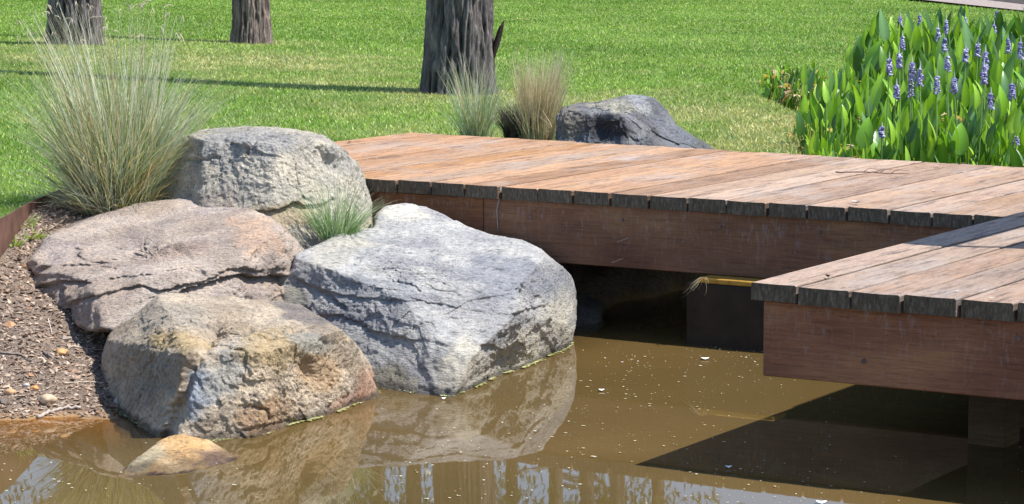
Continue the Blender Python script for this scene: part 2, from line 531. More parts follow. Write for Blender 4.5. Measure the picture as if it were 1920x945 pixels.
def deck_mesh(name, rows):
    g = Geo(); aged = []
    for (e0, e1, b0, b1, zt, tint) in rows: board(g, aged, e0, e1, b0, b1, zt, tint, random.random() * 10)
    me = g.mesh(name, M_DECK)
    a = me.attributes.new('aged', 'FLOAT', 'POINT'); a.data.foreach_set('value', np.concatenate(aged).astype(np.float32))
    return me

def board_tint(grey=0.0):
    base = random.choice([(0.45, 0.255, 0.14), (0.49, 0.295, 0.175), (0.40, 0.23, 0.13), (0.50, 0.33, 0.215), (0.48, 0.26, 0.12)])
    v = random.uniform(0.72, 0.98)
    gcol = (0.42, 0.34, 0.29)
    g_ = min(1, max(0, grey + random.uniform(-0.15, 0.2)))
    return tuple(v * (a * (1 - g_) + b * g_) for a, b in zip(base, gcol))

gaps = [-5.198, -5.053, -4.907, -4.752, -4.608, -4.46, -4.311, -4.162, -4.013, -3.861, -3.717, -3.574, -3.425, -3.276, -3.133]
while gaps[0] > -6.5: gaps.insert(0, gaps[0] - 0.147)
while gaps[-1] < -0.4: gaps.append(gaps[-1] + 0.147)
rows = []
for a, b in zip(gaps[:-1], gaps[1:]):
    mid = (a + b) / 2
    back = 9.62 - (mid + 6.64) * 0.045 + random.uniform(-0.012, 0.012)
    front = 7.785 + (mid + 5.4) * 0.02 + random.uniform(-0.006, 0.006)
    rows.append((a + 0.0042, b - 0.0042, front, back, ZT + random.uniform(-0.002, 0.002), board_tint(sstep(-5.2, -3.4, mid) * 0.5)))
bw = link('timber_boardwalk', None, label='long weathered brown timber boardwalk crossing behind the boulders, on a deep reddish beam', cat='boardwalk')
link('decking', deck_mesh('boardwalk_decking', rows), bw, rotz=ROT)

def beam(name, mat, parent, boxes, tint=(1, 1, 1), skew=0.0, e0=0.0):
    g = Geo()
    for bx in boxes: g.box(*bx, ch=0.003, C=tint)
    for v in g.V: v[:, 1] += skew * (v[:, 0] - e0)      # the beam runs a little off square, like the cut board ends
    return link(name, g.mesh(name, mat), parent, rotz=ROT)
ztb = ZT - BT - 0.001
f_ = lambda e: 7.785 + (e + 5.4) * 0.02
for i, (a, b, t) in enumerate([(-6.6, -4.99, (1.0, 0.9, 0.8)), (-4.987, -1.2, (1.0, 1.0, 1.0))]):
    beam('fascia_beam', M_BEAM, bw, [(a, b, 7.803, 7.850, 0.236, ztb)], t, 0.02, -5.4)
beam('rear_beam', M_BEAM, bw, [(-6.55, -1.2, 9.30, 9.345, 0.24, ztb)])
beam('joist', M_BEAM, bw, [(-6.5, -1.2, 8.55, 8.6, 0.30, ztb)])
for e in (-5.9, -4.3, -1.9):
    for b in (8.5, 9.22): beam('post', M_BEAM, bw, [(e, e + 0.1, b, b + 0.1 - 0.03, -0.5, 0.298 if b < 9 else ztb)])

pf = link('timber_platform', None, label='lower right timber platform jutting over the pond with pale grey stained board ends', cat='platform')
ng = [-3.025, -2.888, -2.739, -2.598, -2.449, -2.304]
while ng[-1] < -0.6: ng.append(ng[-1] + 0.146)
rows = []
for a, b in zip(ng[:-1], ng[1:]):
    mid = (a + b) / 2
    rows.append((a + 0.0042, b - 0.0042, 6.018 + (mid + 3.02) * 0.03 + random.uniform(-0.006, 0.006), 7.775 + 0.02 * (mid + 5.4),
                 ZT + random.uniform(-0.002, 0.002), board_tint(0.45)))
link('decking', deck_mesh('platform_decking', rows), pf, rotz=ROT)
beam('fascia_beam', M_BEAM, pf, [(-2.992, -0.7, 6.040, 6.084, 0.252, ztb)], (1.15, 1.0, 1.0), 0.03, -3.02)
beam('side_beam', M_BEAM, pf, [(-3.014, -2.968, 6.087, 7.795, 0.250, ztb - 0.002)], (0.8, 0.8, 0.8))
beam('side_beam', M_BEAM, pf, [(-1.0, -0.95, 6.087, 7.80, 0.250, ztb - 0.002)])
beam('joist', M_BEAM, pf, [(-2.955, -1.003, 6.9, 6.95, 0.28, ztb - 0.002)])
def post_at(px, py, w, parent, zt=0.28, tint=(0.5, 0.6, 0.55)):
    p = PZ(px, py, 0.0); e = p[:2] @ AE; b = p[:2] @ AB
    beam('post', M_BEAM, parent, [(e, e + w, b, b + w, -0.6, zt)], tint)
post_at(1814, 832, 0.11, pf, 0.279)
post_at(1905, 800, 0.1, pf, 0.279)

# bolt heads and nail holes on the beams
def px_on_b(px, py, b):
    r = ray(px, py); n = np.array([AB[0], AB[1], 0]); t = b / (r @ n)
    p = np.array([0, 0, HC]) + r * t
    return p[:2] @ AE, p[2]
M_BOLT = mat_plain('rusty_steel', 0.6, 0.4, 60, 0.001, 0.5)
for (px, py, b, par) in [(995, 407, 7.802, bw), (1167, 413, 7.802, bw), (1350, 425, 7.802, bw), (1536, 436, 7.802, bw), (1910, 635, 6.035, pf), (1620, 677, 6.035, pf)]:
    b += (0.02 * (px_on_b(px, py, b)[0] + 5.4)) if par is bw else 0.004 + 0.03 * (px_on_b(px, py, b)[0] + 3.02)
    e, z = px_on_b(px, py, b)
    g = Geo(); g.tube([(e, b, z), (e, b - 0.003, z), (e, b - 0.004, z)], [0.0065, 0.0065, 0.004], 10, (0.12, 0.08, 0.07))
    link('bolt_head', g.mesh('bolt_head', M_BOLT), par, rotz=ROT)

# railing beyond the right edge of the picture; it shades the platform boards
rl = link('timber_railing', None, label='timber railing with flat rails standing on the platform, right of the frame', cat='railing')
r_ = Geo(); r_.box(-2.437, -2.293, 7.2, 9.2, 1.487, 1.515, 0.003, (0.4, 0.22, 0.14)); link('rail', r_.mesh('rail', M_DRY), rl, rotz=ROT)
r_ = Geo(); r_.box(-2.437, -2.293, 7.2, 9.2, 1.005, 1.033, 0.003, (0.4, 0.22, 0.14)); link('rail', r_.mesh('rail', M_DRY), rl, rotz=ROT)
for b in (7.205, 9.17):
    r_ = Geo(); r_.box(-2.38, -2.35, b, b + 0.022, ZT + 0.001, 1.004, 0.002, (0.2, 0.2, 0.2)); r_.box(-2.38, -2.35, b, b + 0.022, 1.034, 1.486, 0.002, (0.2, 0.2, 0.2))
    link('post', r_.mesh('rail_post', M_BOLT), rl, rotz=ROT)

# concrete pier under the far walkway; the yellow strip on it paints in sunlight
M_CONC = mat_plain('old_concrete', 0.9, 0.35, 12, 0.006)
p = PZ(1285, 646, 0.0); pe, pb = p[:2] @ AE, p[:2] @ AB
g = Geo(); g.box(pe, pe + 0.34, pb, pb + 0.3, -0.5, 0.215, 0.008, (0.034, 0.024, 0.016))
pier = link('concrete_pier', g.mesh('concrete_pier', M_CONC), rotz=ROT, label='squat brownish concrete pier standing in the shaded water under the boardwalk', cat='pier')
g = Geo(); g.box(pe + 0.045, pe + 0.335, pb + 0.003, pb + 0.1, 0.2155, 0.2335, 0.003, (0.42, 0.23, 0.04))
link('painted_sun_strip', g.mesh('painted_sun_strip', M_DRY), rotz=ROT, label='thin yellow strip painting in sunlight on top of the pier under the boardwalk', cat='painted light')

# ------------------------------------------------------------------ rocks
_bm = bmesh.new(); bmesh.ops.create_icosphere(_bm, subdivisions=8, radius=1)
_v = np.array([v.co[:] for v in _bm.verts]); _f = np.array([[v.index for v in f.verts] for f in _bm.faces]); _bm.free()
_bm = bmesh.new(); bmesh.ops.create_icosphere(_bm, subdivisions=6, radius=1)
_v6 = np.array([v.co[:] for v in _bm.verts]); _f6 = np.array([[v.index for v in f.verts] for f in _bm.faces]); _bm.free()

def outline_R(poly, c, n=1440):
    P = np.asarray(poly, float) - np.array(c); P[:, 1] *= -1
    A = P; B = np.roll(P, -1, 0)
    ph = np.arange(n) * 2 * math.pi / n - math.pi
    d = np.stack([np.cos(ph), np.sin(ph)], 1)
    R = np.full(n, 0.0)
    for a, b in zip(A, B):
        e = b - a
        den = d[:, 0] * e[1] - d[:, 1] * e[0]
        den = np.where(abs(den) < 1e-9, 1e-9, den)
        t = (a[0] * e[1] - a[1] * e[0]) / den
        s = (a[0] * d[:, 1] - a[1] * d[:, 0]) / den
        ok = (t > 0) & (s >= -1e-6) & (s <= 1 + 1e-6)
        R = np.where(ok & (t > R), t, R)
    k = np.exp(-np.linspace(-2, 2, 17) ** 2); k /= k.sum()
    R = np.convolve(np.concatenate([R[-8:], R, R[:8]]), k, 'valid')
    return ph, R

def poly_px(pu, pv, line):
    """signed px distance; positive below/right of a left-to-right line"""
    p = np.stack([pu, pv], 1)
    return poly_sd(p, np.asarray(line, float))

WL = []
def rock(name, poly, c, Dc, planes, tb=0.3, pw=70, sub=8, amp=0.02, nscale=5.0, seed=0, strata=None, sculpt=None, color=None, mat=None, label='', fine=0.004, rugged=0.42):
    dirs = (_v if sub == 8 else _v6); faces = (_f if sub == 8 else _f6)
    m = Dc / FPX
    ph, R = outline_R(poly, c)
    u, v, w = dirs.T
    s = np.hypot(u, v) + 1e-9
    phi = np.arctan2(v, u)
    Ro = np.interp(phi, ph, R, period=2 * math.pi) * m
    rs = [Ro / s]
    rs.append(np.where(w > 1e-4, tb / np.maximum(w, 1e-4), 1e6))
    for pl in planes:
        q = np.array([[(a[0] - c[0]) * m, -(a[1] - c[1]) * m, a[2] - Dc] for a in pl])
        n = np.cross(q[1] - q[0], q[2] - q[0]); n /= np.linalg.norm(n)
        d = n @ q[0]
        if d < 0: n = -n; d = -d
        den = dirs @ n
        rs.append(np.where(den > 1e-4, d / np.maximum(den, 1e-4), 1e6))
    rs = np.stack(rs)
    r = (np.minimum(rs, 1e3) ** (-float(pw))).sum(0) ** (-1.0 / pw)
    P = dirs * r[:, None]
    o = seed * 31.7
    n1 = fbm(P * nscale + o, 5, 0.5)
    edge = 1 - 0.75 * (rs[0] < rs[1:].min(0) * 1.1)      # keep the silhouette close to the traced one
    disp = amp * n1 * (0.35 + 0.65 * edge)
    disp += 0.8 * fine * fbm(P * nscale * 7 + o, 4, 0.6, ridged=True)
    if strata:
        ax, fr, am = strata
        ax = np.array(ax, float); ax /= np.linalg.norm(ax)
        t = P @ ax * fr + 1.3 * perlin(P * 3 + o)
        Pq = P - np.outer(P @ ax, ax) * 0.0
        lay = perlin(np.stack([t * 2.0, P[:, 0] * 1.6, P[:, 2] * 1.6], 1) + o)
        lay2 = perlin(np.stack([t * 5.5, P[:, 0] * 4, P[:, 2] * 4], 1) + o + 9)
        disp += am * (np.round(lay * 5) / 5 * 0.6 + lay * 0.4) + am * 0.5 * lay2
    fr_ = np.random.default_rng(seed + 900)
    Pn = P + 0.035 * np.stack([perlin(P * 7 + o + 3 * q) for q in range(3)], 1)
    for nc, tilt, off in ((46, 0.16, 0.006), (420, 0.20, 0.0022)) if sub == 8 else ((16, 0.15, 0.003), (90, 0.2, 0.001)):
        cc = P[fr_.integers(0, len(P), nc)]; tv = fr_.normal(size=(nc, 3)) * tilt * (0.6 if nc < 100 else 1); ov = fr_.normal(size=nc) * off
        Q = Pn + (0.01 * np.stack([perlin(P * 30 + o + 3 * q) for q in range(3)], 1) if nc > 100 else 0)
        d2 = (cc * cc).sum(1)[None] - 2 * Q @ cc.T
        k2 = d2.argmin(1)
        sz = 0.16 if nc < 100 else 0.05
        disp += rugged * (np.clip(((Q - cc[k2]) * tv[k2]).sum(1), -sz * tilt, sz * tilt) + ov[k2])
    pu = c[0] + P[:, 0] / m; pv = c[1] - P[:, 1] / m
    front = sstep(0.15, -0.02, P[:, 2] / max(tb, 0.1))
    wob = np.stack([pu * 0.03, pv * 0.03, np.zeros_like(pu)], 1)
    pu2 = pu + 5 * perlin(wob + o) + 2.5 * perlin(wob * 4 + o); pv2 = pv + 5 * perlin(wob + 40 + o) + 2.5 * perlin(wob * 4 + 50 + o)
    if sculpt: disp += sculpt(pu2, pv2) * front
    P = P + dirs * disp[:, None]
    pu = c[0] + P[:, 0] / m; pv = c[1] - P[:, 1] / m
    Wd = PD(pu, pv, Dc + P[:, 2])
    WL.append(Wd[(np.abs(Wd[:, 2]) < 0.004) & (Wd[:, 1] < Dc + 0.45)])
    cen = PD(np.array([c[0]]), np.array([c[1]]), np.array([Dc]))[0]
    colr = color(pu2, pv2, P, o)
    wetb = sstep(0.028, 0.012, Wd[:, 2] + 0.012 * perlin(P * 12 + o)) * (0.0 if Dc > 8.38 and seed != 3 else 1.0)
    colr = colr * (1 - wetb * 0.62)[:, None] * np.array([1, 1, 1])
    me = mesh_np(name, Wd - cen, faces, mat, {'tint': colr})
    return link(name, me, loc=cen, label=label, cat='boulder' if 'boulder' in name else 'rock')

def crack(pu, pv, line, w, d): return -d * np.exp(-(poly_px(pu, pv, line) / w) ** 2)
def ledge(pu, pv, line, d, fall, w=2.0):
    """undercut right below the line, recovering over fall px"""
    s_ = poly_px(pu, pv, line)
    # limit to the span of the line
    L = np.asarray(line, float)
    ends = np.minimum(np.hypot(pu - L[0, 0], pv - L[0, 1]), np.hypot(pu - L[-1, 0], pv - L[-1, 1]))
    return -d * sstep(-w, w, s_) * np.exp(-np.maximum(s_, 0) / fall) * sstep(0, 25, ends + 8)
def dent(pu, pv, x, y, rx, ry, ang, d):
    a = math.radians(ang); dx = pu - x; dy = pv - y
    p = (dx * math.cos(a) + dy * math.sin(a)) / rx; q = (-dx * math.sin(a) + dy * math.cos(a)) / ry
    return -d * np.exp(-(p * p + q * q))

def paint(base, blobs, fr=6.0):
    def f(pu, pv, P, o):
        n = fbm(P * fr + o + 5, 4); n2 = fbm(P * fr * 1.7 + o + 77, 4)
        C = np.tile(np.array(base[0]), (len(pu), 1))
        C = C + (np.array(base[1]) - C) * sstep(-0.35, 0.45, n)[:, None]
        for (x, y, rx, ry, ang, rgb, wgt) in blobs:
            a = math.radians(ang); dx = pu - x; dy = pv - y
            p = (dx * math.cos(a) + dy * math.sin(a)) / rx; q = (-dx * math.sin(a) + dy * math.cos(a)) / ry
            k = sstep(1.15, 0.55, np.sqrt(p * p + q * q) + 0.45 * n2) * wgt
            C = C + (np.array(rgb) - C) * k[:, None]
        return C
    return f

OCH = (0.44, 0.25, 0.11); PALE = (0.50, 0.46, 0.38); GREY = (0.27, 0.27, 0.27); BLUE = (0.22, 0.235, 0.27); DARK = (0.10, 0.095, 0.09); RUST = (0.36, 0.16, 0.10); PINK = (0.42, 0.33, 0.28)

# 1 big boulder at the end of the boardwalk
M_R1 = mat_rock('sandstone_pitted', (1, 1, 1), speck=0.45, bstr=1.1)
def sc1(u, v):
    d = crack(u, v, [(457, 286), (468, 277), (482, 267)], 3, 0.02)
    d += crack(u, v, [(562, 250), (580, 265), (600, 277), (612, 290)], 3, 0.016)
    d += crack(u, v, [(335, 305), (360, 300), (405, 297)], 2.5, 0.013)
    d += dent(u, v, 628, 305, 22, 15, 40, 0.04)
    d += ledge(u, v, [(480, 395), (520, 392), (545, 380), (570, 385), (600, 380)], 0.035, 18)
    d += crack(u, v, [(412, 240), (432, 300), (445, 345)], 9, 0.006)
    return d
rock('boulder', [(318, 340), (328, 285), (348, 258), (380, 244), (430, 240), (500, 238), (548, 243), (590, 250), (615, 263), (640, 283), (665, 303), (680, 322), (685, 350), (695, 380), (697, 420), (692, 460), (600, 490), (450, 480), (350, 450), (318, 400)],
     (510, 345), 9.15,
     [[(380, 244, 9.35), (600, 246, 9.35), (500, 268, 8.97)], [(330, 320, 9.0), (520, 300, 8.86), (460, 400, 8.78)], [(520, 300, 8.86), (640, 300, 8.98), (560, 420, 8.76)],
      [(325, 300, 9.3), (345, 400, 9.0), (380, 330, 8.92)], [(697, 400, 9.25), (650, 300, 9.1), (640, 420, 8.82)]],
     tb=0.32, amp=0.02, seed=1, rugged=0.34, fine=0.006, sculpt=sc1, mat=M_R1,
     color=paint([(0.42, 0.385, 0.325), (0.52, 0.475, 0.40)], [(415, 275, 60, 45, 0, GREY, 0.8), (500, 270, 70, 30, 0, (0.30, 0.30, 0.31), 0.7), (560, 350, 60, 40, 0, PALE, 0.6), (540, 400, 80, 25, 0, (0.42, 0.33, 0.20), 0.7), (680, 380, 25, 60, 0, PALE, 0.8), (640, 300, 40, 25, 40, GREY, 0.5), (400, 380, 70, 30, 0, (0.33, 0.27, 0.23), 0.6)]),
     label='rounded grey sandstone boulder at the left end of the boardwalk, behind the small green tuft')

# 2 flat pinkish layered boulder
M_R2 = mat_rock('sandstone_pink', (1, 1, 3.0), (0, math.radians(12), 0), speck=0.45, bstr=1.0)
def sc2(u, v):
    d = ledge(u, v, [(60, 505), (110, 495), (160, 497), (230, 478), (260, 470)], 0.03, 22)
    d += ledge(u, v, [(60, 540), (110, 527), (150, 535), (200, 525), (290, 510), (360, 500)], 0.03, 16)
    d += ledge(u, v, [(120, 572), (170, 555), (215, 548), (270, 535), (300, 545), (380, 525), (440, 505), (500, 505)], 0.03, 15)
    d += ledge(u, v, [(330, 548), (400, 528), (450, 515), (500, 518), (550, 512)], 0.055, 30)
    d += crack(u, v, [(190, 455), (225, 445), (260, 465), (300, 455)], 3.5, 0.02)
    d += crack(u, v, [(320, 465), (345, 475), (362, 488)], 3, 0.022)
    d += crack(u, v, [(200, 500), (270, 480), (330, 455), (400, 450)], 4, 0.012)
    d += crack(u, v, [(108, 545), (118, 580), (125, 600)], 5, 0.02)
    d += dent(u, v, 404, 456, 6, 4, 0, 0.02)
    d += dent(u, v, 210, 445, 25, 12, -20, 0.02)
    return d
rock('boulder', [(52, 488), (72, 468), (98, 440), (135, 420), (190, 402), (250, 382), (320, 375), (385, 364), (430, 365), (452, 376), (475, 398), (500, 410), (525, 422), (555, 455), (566, 480), (555, 520), (540, 570), (480, 610), (380, 620), (300, 615), (230, 622), (170, 618), (135, 605), (118, 585), (75, 580), (52, 560), (47, 535), (58, 515), (50, 505)],
     (305, 490), 8.4,
     [[(400, 366, 9.0), (120, 440, 8.72), (420, 490, 8.12)], [(120, 440, 8.7), (80, 500, 8.4), (300, 500, 8.12)], [(420, 500, 8.08), (210, 545, 8.0), (300, 610, 7.88)],
      [(52, 500, 8.5), (60, 550, 8.4), (150, 560, 8.08)], [(560, 480, 8.5), (480, 530, 8.15), (460, 600, 8.0)]],
     tb=0.75, amp=0.024, seed=2, fine=0.005, strata=((0.12, 1, -0.25), 9, 0.016), sculpt=sc2, mat=M_R2,
     color=paint([(0.38, 0.305, 0.255), (0.49, 0.405, 0.345)], [(480, 440, 60, 35, 20, (0.52, 0.36, 0.26), 0.8), (260, 440, 80, 18, -15, (0.30, 0.25, 0.22), 0.6), (340, 470, 90, 14, -15, (0.33, 0.24, 0.20), 0.5), (300, 580, 80, 22, -10, (0.46, 0.42, 0.36), 0.6), (110, 470, 50, 25, 0, (0.42, 0.36, 0.34), 0.6), (390, 385, 60, 15, 0, (0.44, 0.38, 0.36), 0.6), (100, 560, 50, 25, 0, (0.36, 0.29, 0.24), 0.6)]),
     label='broad flat pinkish boulder with layered ledges lying on the mulch bank, behind the ochre boulder')

# 3 large grey boulder by the water
M_R3 = mat_rock('sandstone_grey', (0.8, 0.8, 2.6), (0, math.radians(-18), 0), speck=0.55, bstr=1.0)
def sc3(u, v):
    d = ledge(u, v, [(500, 535), (560, 525), (620, 548), (700, 560), (790, 565), (860, 575), (940, 590), (1000, 578), (1070, 555)], 0.010, 20)
    d += ledge(u, v, [(560, 590), (640, 590), (700, 625), (760, 635), (800, 640), (850, 655), (905, 645), (945, 655)], 0.012, 26)
    d += crack(u, v, [(853, 447), (868, 462), (890, 488)], 3, 0.022)
    d += crack(u, v, [(838, 490), (860, 496)], 2.4, 0.012)
    d += crack(u, v, [(735, 527), (775, 535), (790, 545)], 2.4, 0.014)
    d += crack(u, v, [(925, 523), (928, 537), (950, 543), (972, 541)], 2.6, 0.014)
    d += crack(u, v, [(545, 520), (560, 535), (600, 550), (640, 575)], 4, 0.02)
    d += crack(u, v, [(620, 510), (618, 520)], 3, 0.01)
    d += ledge(u, v, [(700, 412), (745, 420), (790, 440)], 0.01, 16)
    d += crack(u, v, [(805, 650), (800, 690), (822, 730)], 9, -0.012)
    d += crack(u, v, [(850, 420), (900, 440), (960, 450)], 4, 0.006)
    d += dent(u, v, 935, 690, 30, 22, -50, 0.02)
    return d
rock('boulder', [(494, 540), (510, 515), (548, 505), (558, 480), (600, 462), (655, 432), (702, 428), (705, 402), (722, 388), (765, 382), (800, 386), (835, 402), (870, 425), (920, 442), (975, 452), (1010, 468), (1040, 495), (1068, 515), (1078, 545), (1076, 600), (1070, 655), (1060, 720), (990, 770), (880, 800), (720, 800), (640, 740), (560, 660), (505, 580)],
     (800, 570), 8.35,
     [[(740, 385, 9.05), (600, 500, 8.3), (1000, 500, 8.45)], [(600, 520, 8.2), (800, 560, 8.06), (960, 560, 8.1)], [(840, 650, 7.86), (560, 650, 7.78), (840, 560, 8.085)],
      [(520, 600, 8.3), (700, 745, 7.92), (830, 655, 7.86)], [(850, 745, 7.77), (745, 748, 7.83), (830, 655, 7.86)],
      [(1074, 640, 8.70), (850, 745, 7.77), (978, 605, 8.16)], [(1060, 520, 8.75), (1077, 570, 8.75), (1000, 590, 8.25)]],
     tb=0.85, amp=0.014, seed=3, rugged=0.36, fine=0.005, strata=((0.28, 1, -0.5), 12, 0.006), sculpt=sc3, mat=M_R3,
     color=paint([(0.34, 0.335, 0.34), (0.46, 0.45, 0.435)], [(760, 400, 60, 18, 10, (0.56, 0.54, 0.48), 0.9), (640, 470, 70, 35, -20, (0.44, 0.42, 0.36), 0.7), (960, 520, 120, 40, 10, (0.25, 0.26, 0.29), 0.8), (720, 540, 120, 25, 5, (0.24, 0.25, 0.27), 0.7), (870, 690, 60, 55, 0, (0.56, 0.52, 0.44), 0.95), (960, 670, 90, 40, -40, (0.48, 0.44, 0.36), 0.8), (1050, 600, 30, 60, 0, (0.48, 0.45, 0.38), 0.8), (760, 640, 130, 16, 12, (0.42, 0.42, 0.40), 0.6), (540, 560, 40, 35, 0, (0.36, 0.34, 0.28), 0.8), (720, 710, 60, 40, 0, (0.30, 0.27, 0.20), 0.8)]),
     label='largest boulder, blue-grey with a sloping top, standing in the pond edge beside the boardwalk beam')

# 4 ochre boulder at the front
M_R4 = mat_rock('sandstone_ochre', (1, 1, 1.2), (0, math.radians(-25), 0), speck=0.35, bstr=1.1)
def sc4(u, v):
    cl = [(392, 610), (372, 650), (352, 680), (336, 720), (318, 770), (300, 830)]
    s_ = poly_px(u, v, cl)
    d = -0.05 * np.exp(-(np.minimum(s_, 0) / 26) ** 2) * sstep(6, -6, s_) * sstep(560, 660, v)
    s2 = poly_px(u, v, [(240, 600), (300, 640), (330, 700)])
    d += dent(u, v, 285, 700, 40, 70, 10, 0.02)
    d += dent(u, v, 583, 690, 9, 26, -22, 0.03)
    d += dent(u, v, 330, 770, 14, 40, 20, 0.03)
    d += dent(u, v, 372, 740, 45, 45, 0, -0.02)
    d += crack(u, v, [(478, 765), (500, 770), (505, 790)], 3, 0.014)
    d += crack(u, v, [(500, 640), (560, 620), (610, 640), (650, 655)], 5, 0.008)
    d += crack(u, v, [(430, 815), (520, 800), (620, 790)], 5, 0.010)
    d += ledge(u, v, [(240, 600), (300, 590), (380, 600), (430, 620)], 0.012, 25)
    return d
rock('boulder', [(193, 655), (200, 628), (218, 605), (252, 592), (278, 568), (300, 552), (360, 545), (430, 548), (470, 556), (520, 560), (560, 568), (592, 590), (625, 612), (655, 640), (675, 665), (690, 690), (705, 720), (717, 748), (716, 800), (690, 850), (560, 890), (430, 920), (300, 910), (240, 850), (215, 790), (200, 740), (190, 690)],
     (450, 705), 7.48,
     [[(300, 552, 7.83), (560, 568, 7.85), (440, 650, 7.22)], [(198, 650, 7.75), (245, 830, 7.4), (330, 700, 7.12)], [(340, 690, 7.1), (430, 832, 7.12), (520, 690, 7.2)],
      [(560, 800, 7.36), (712, 745, 7.76), (620, 640, 7.5)], [(205, 625, 7.8), (280, 570, 7.8), (330, 660, 7.17)]],
     tb=0.4, amp=0.020, seed=4, rugged=0.36, fine=0.0055, sculpt=sc4, mat=M_R4,
     color=paint([(0.42, 0.335, 0.245), (0.54, 0.445, 0.34)], [(270, 690, 70, 90, 0, (0.31, 0.27, 0.21), 0.8), (330, 590, 90, 30, 0, (0.36, 0.315, 0.26), 0.7), (570, 590, 70, 28, 25, (0.20, 0.18, 0.17), 0.85), (375, 735, 40, 45, 0, (0.34, 0.37, 0.42), 0.95), (430, 690, 40, 70, 20, (0.38, 0.37, 0.34), 0.8), (520, 660, 90, 40, 0, (0.44, 0.33, 0.18), 0.8), (600, 700, 55, 40, 0, (0.46, 0.31, 0.18), 0.7), (655, 755, 60, 24, -25, (0.42, 0.25, 0.18), 0.7), (500, 780, 60, 40, 0, (0.42, 0.27, 0.16), 0.8), (210, 720, 18, 80, 5, (0.44, 0.36, 0.26), 0.8), (690, 720, 30, 30, 0, (0.42, 0.24, 0.16), 0.7), (520, 830, 200, 16, -12, (0.16, 0.11, 0.06), 0.8), (330, 640, 60, 25, 0, (0.42, 0.30, 0.14), 0.7), (580, 640, 50, 18, 10, (0.33, 0.33, 0.30), 0.7)]),
     label='mottled ochre and grey boulder at the front, in the water below the flat pink one')

# 5 small orange rock in the water
M_R5 = mat_rock('sandstone_orange', (1, 1, 1), speck=0.3, bstr=0.8)
rock('rock', [(200, 905), (240, 872), (285, 838), (318, 820), (350, 813), (392, 822), (425, 842), (446, 860), (455, 880), (420, 925), (300, 950), (200, 940)],
     (330, 875), 6.76, [[(345, 815, 6.95), (225, 893, 6.62), (400, 880, 6.70)], [(392, 822, 6.95), (446, 862, 6.85), (400, 885, 6.72)], [(215, 900, 6.6), (380, 893, 6.66), (300, 925, 6.55)]],
     tb=0.25, pw=34, sub=6, amp=0.008, seed=5, fine=0.0025, mat=M_R5, sculpt=lambda u, v: ledge(u, v, [(205, 893), (300, 884), (380, 880), (445, 862)], 0.006, 10),
     color=paint([(0.48, 0.30, 0.14), (0.54, 0.38, 0.22)], [(270, 860, 50, 26, -30, (0.34, 0.30, 0.20), 0.8), (400, 860, 38, 20, 30, (0.27, 0.17, 0.14), 0.7), (320, 896, 150, 12, -6, (0.06, 0.035, 0.03), 0.95), (430, 874, 30, 10, -30, (0.08, 0.045, 0.05), 0.9)]),
     label='small orange rock poking out of the water in front of the ochre boulder')

# 6 dark boulder behind the boardwalk
M_R6 = mat_rock('basalt_dark', (1, 1, 1), speck=0.8, bstr=1.2)
rock('boulder', [(1047, 250), (1049, 222), (1060, 204), (1085, 193), (1130, 190), (1165, 184), (1200, 180), (1228, 187), (1250, 208), (1272, 238), (1300, 256), (1322, 268), (1338, 282), (1335, 320), (1060, 320), (1047, 300)],
     (1180, 255), 11.45, [[(1060, 235, 11.3), (1180, 235, 11.1), (1150, 300, 11.05)], [(1100, 192, 11.6), (1228, 185, 11.6), (1180, 210, 11.22)], [(1235, 192, 11.6), (1325, 272, 11.5), (1230, 270, 11.12)], [(1180, 215, 11.15), (1260, 250, 11.2), (1220, 300, 11.05)]],
     tb=0.4, amp=0.03, seed=6, fine=0.006, mat=M_R6, sculpt=lambda u, v: dent(u, v, 1130, 240, 22, 14, 30, 0.03) + crack(u, v, [(1155, 195), (1165, 230), (1150, 270)], 8, 0.012),
     color=paint([(0.13, 0.13, 0.14), (0.20, 0.205, 0.22)], [(1165, 200, 60, 14, 0, (0.40, 0.38, 0.31), 0.9), (1200, 190, 30, 14, 30, (0.34, 0.35, 0.37), 0.8), (1130, 240, 45, 26, 20, (0.04, 0.04, 0.045), 0.9), (1075, 230, 25, 40, 0, (0.22, 0.20, 0.16), 0.8), (1260, 250, 60, 16, 35, (0.16, 0.17, 0.20), 0.8)]),
     label='dark charcoal boulder with a pale crest on the lawn just behind the boardwalk')

# 7 rock in the shade below the boardwalk
rock('rock', [(1040, 560), (1060, 545), (1100, 552), (1128, 575), (1126, 610), (1110, 650), (1000, 680), (990, 600)], (1070, 605), 9.35,
     [[(1060, 545, 9.5), (1120, 575, 9.35), (1070, 590, 9.15)], [(1060, 600, 9.15), (1125, 590, 9.3), (1080, 640, 9.13)]], tb=0.3, pw=34, sub=6, amp=0.012, seed=8, mat=M_R3,
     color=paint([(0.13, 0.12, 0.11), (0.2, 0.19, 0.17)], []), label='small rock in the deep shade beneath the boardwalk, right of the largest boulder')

# ------------------------------------------------------------------ steel edging
g = Geo(); pts = []
L = edging; seg = [L[0]]
for a, b in zip(L[:-1], L[1:]):
    for t in np.linspace(0, 1, 9)[1:]: seg.append(a + (b - a) * t)
seg = np.array(seg)
k_ = np.array([1, 2, 3, 2, 1]) / 9.0
seg[2:-2] = np.stack([np.convolve(seg[:, 0], k_, 'valid'), np.convolve(seg[:, 1], k_, 'valid')], 1)
T = np.gradient(seg, axis=0); T /= np.linalg.norm(T, axis=1)[:, None]
Nn = np.stack([-T[:, 1], T[:, 0]], 1) * 0.003
top = np.maximum(lawn_h(seg[:, 0], seg[:, 1]), 0) + 0.03 - 0.25 * sstep(8.3, 7.6, seg[:, 1])
V = []
for s_, zz in ((1, -0.25), (1, 0), (-1, 0), (-1, -0.25)):
    V.append(np.stack([seg[:, 0] + s_ * Nn[:, 0], seg[:, 1] + s_ * Nn[:, 1], top + zz], 1))
V = np.stack(V, 1).reshape(-1, 3); n = len(seg)
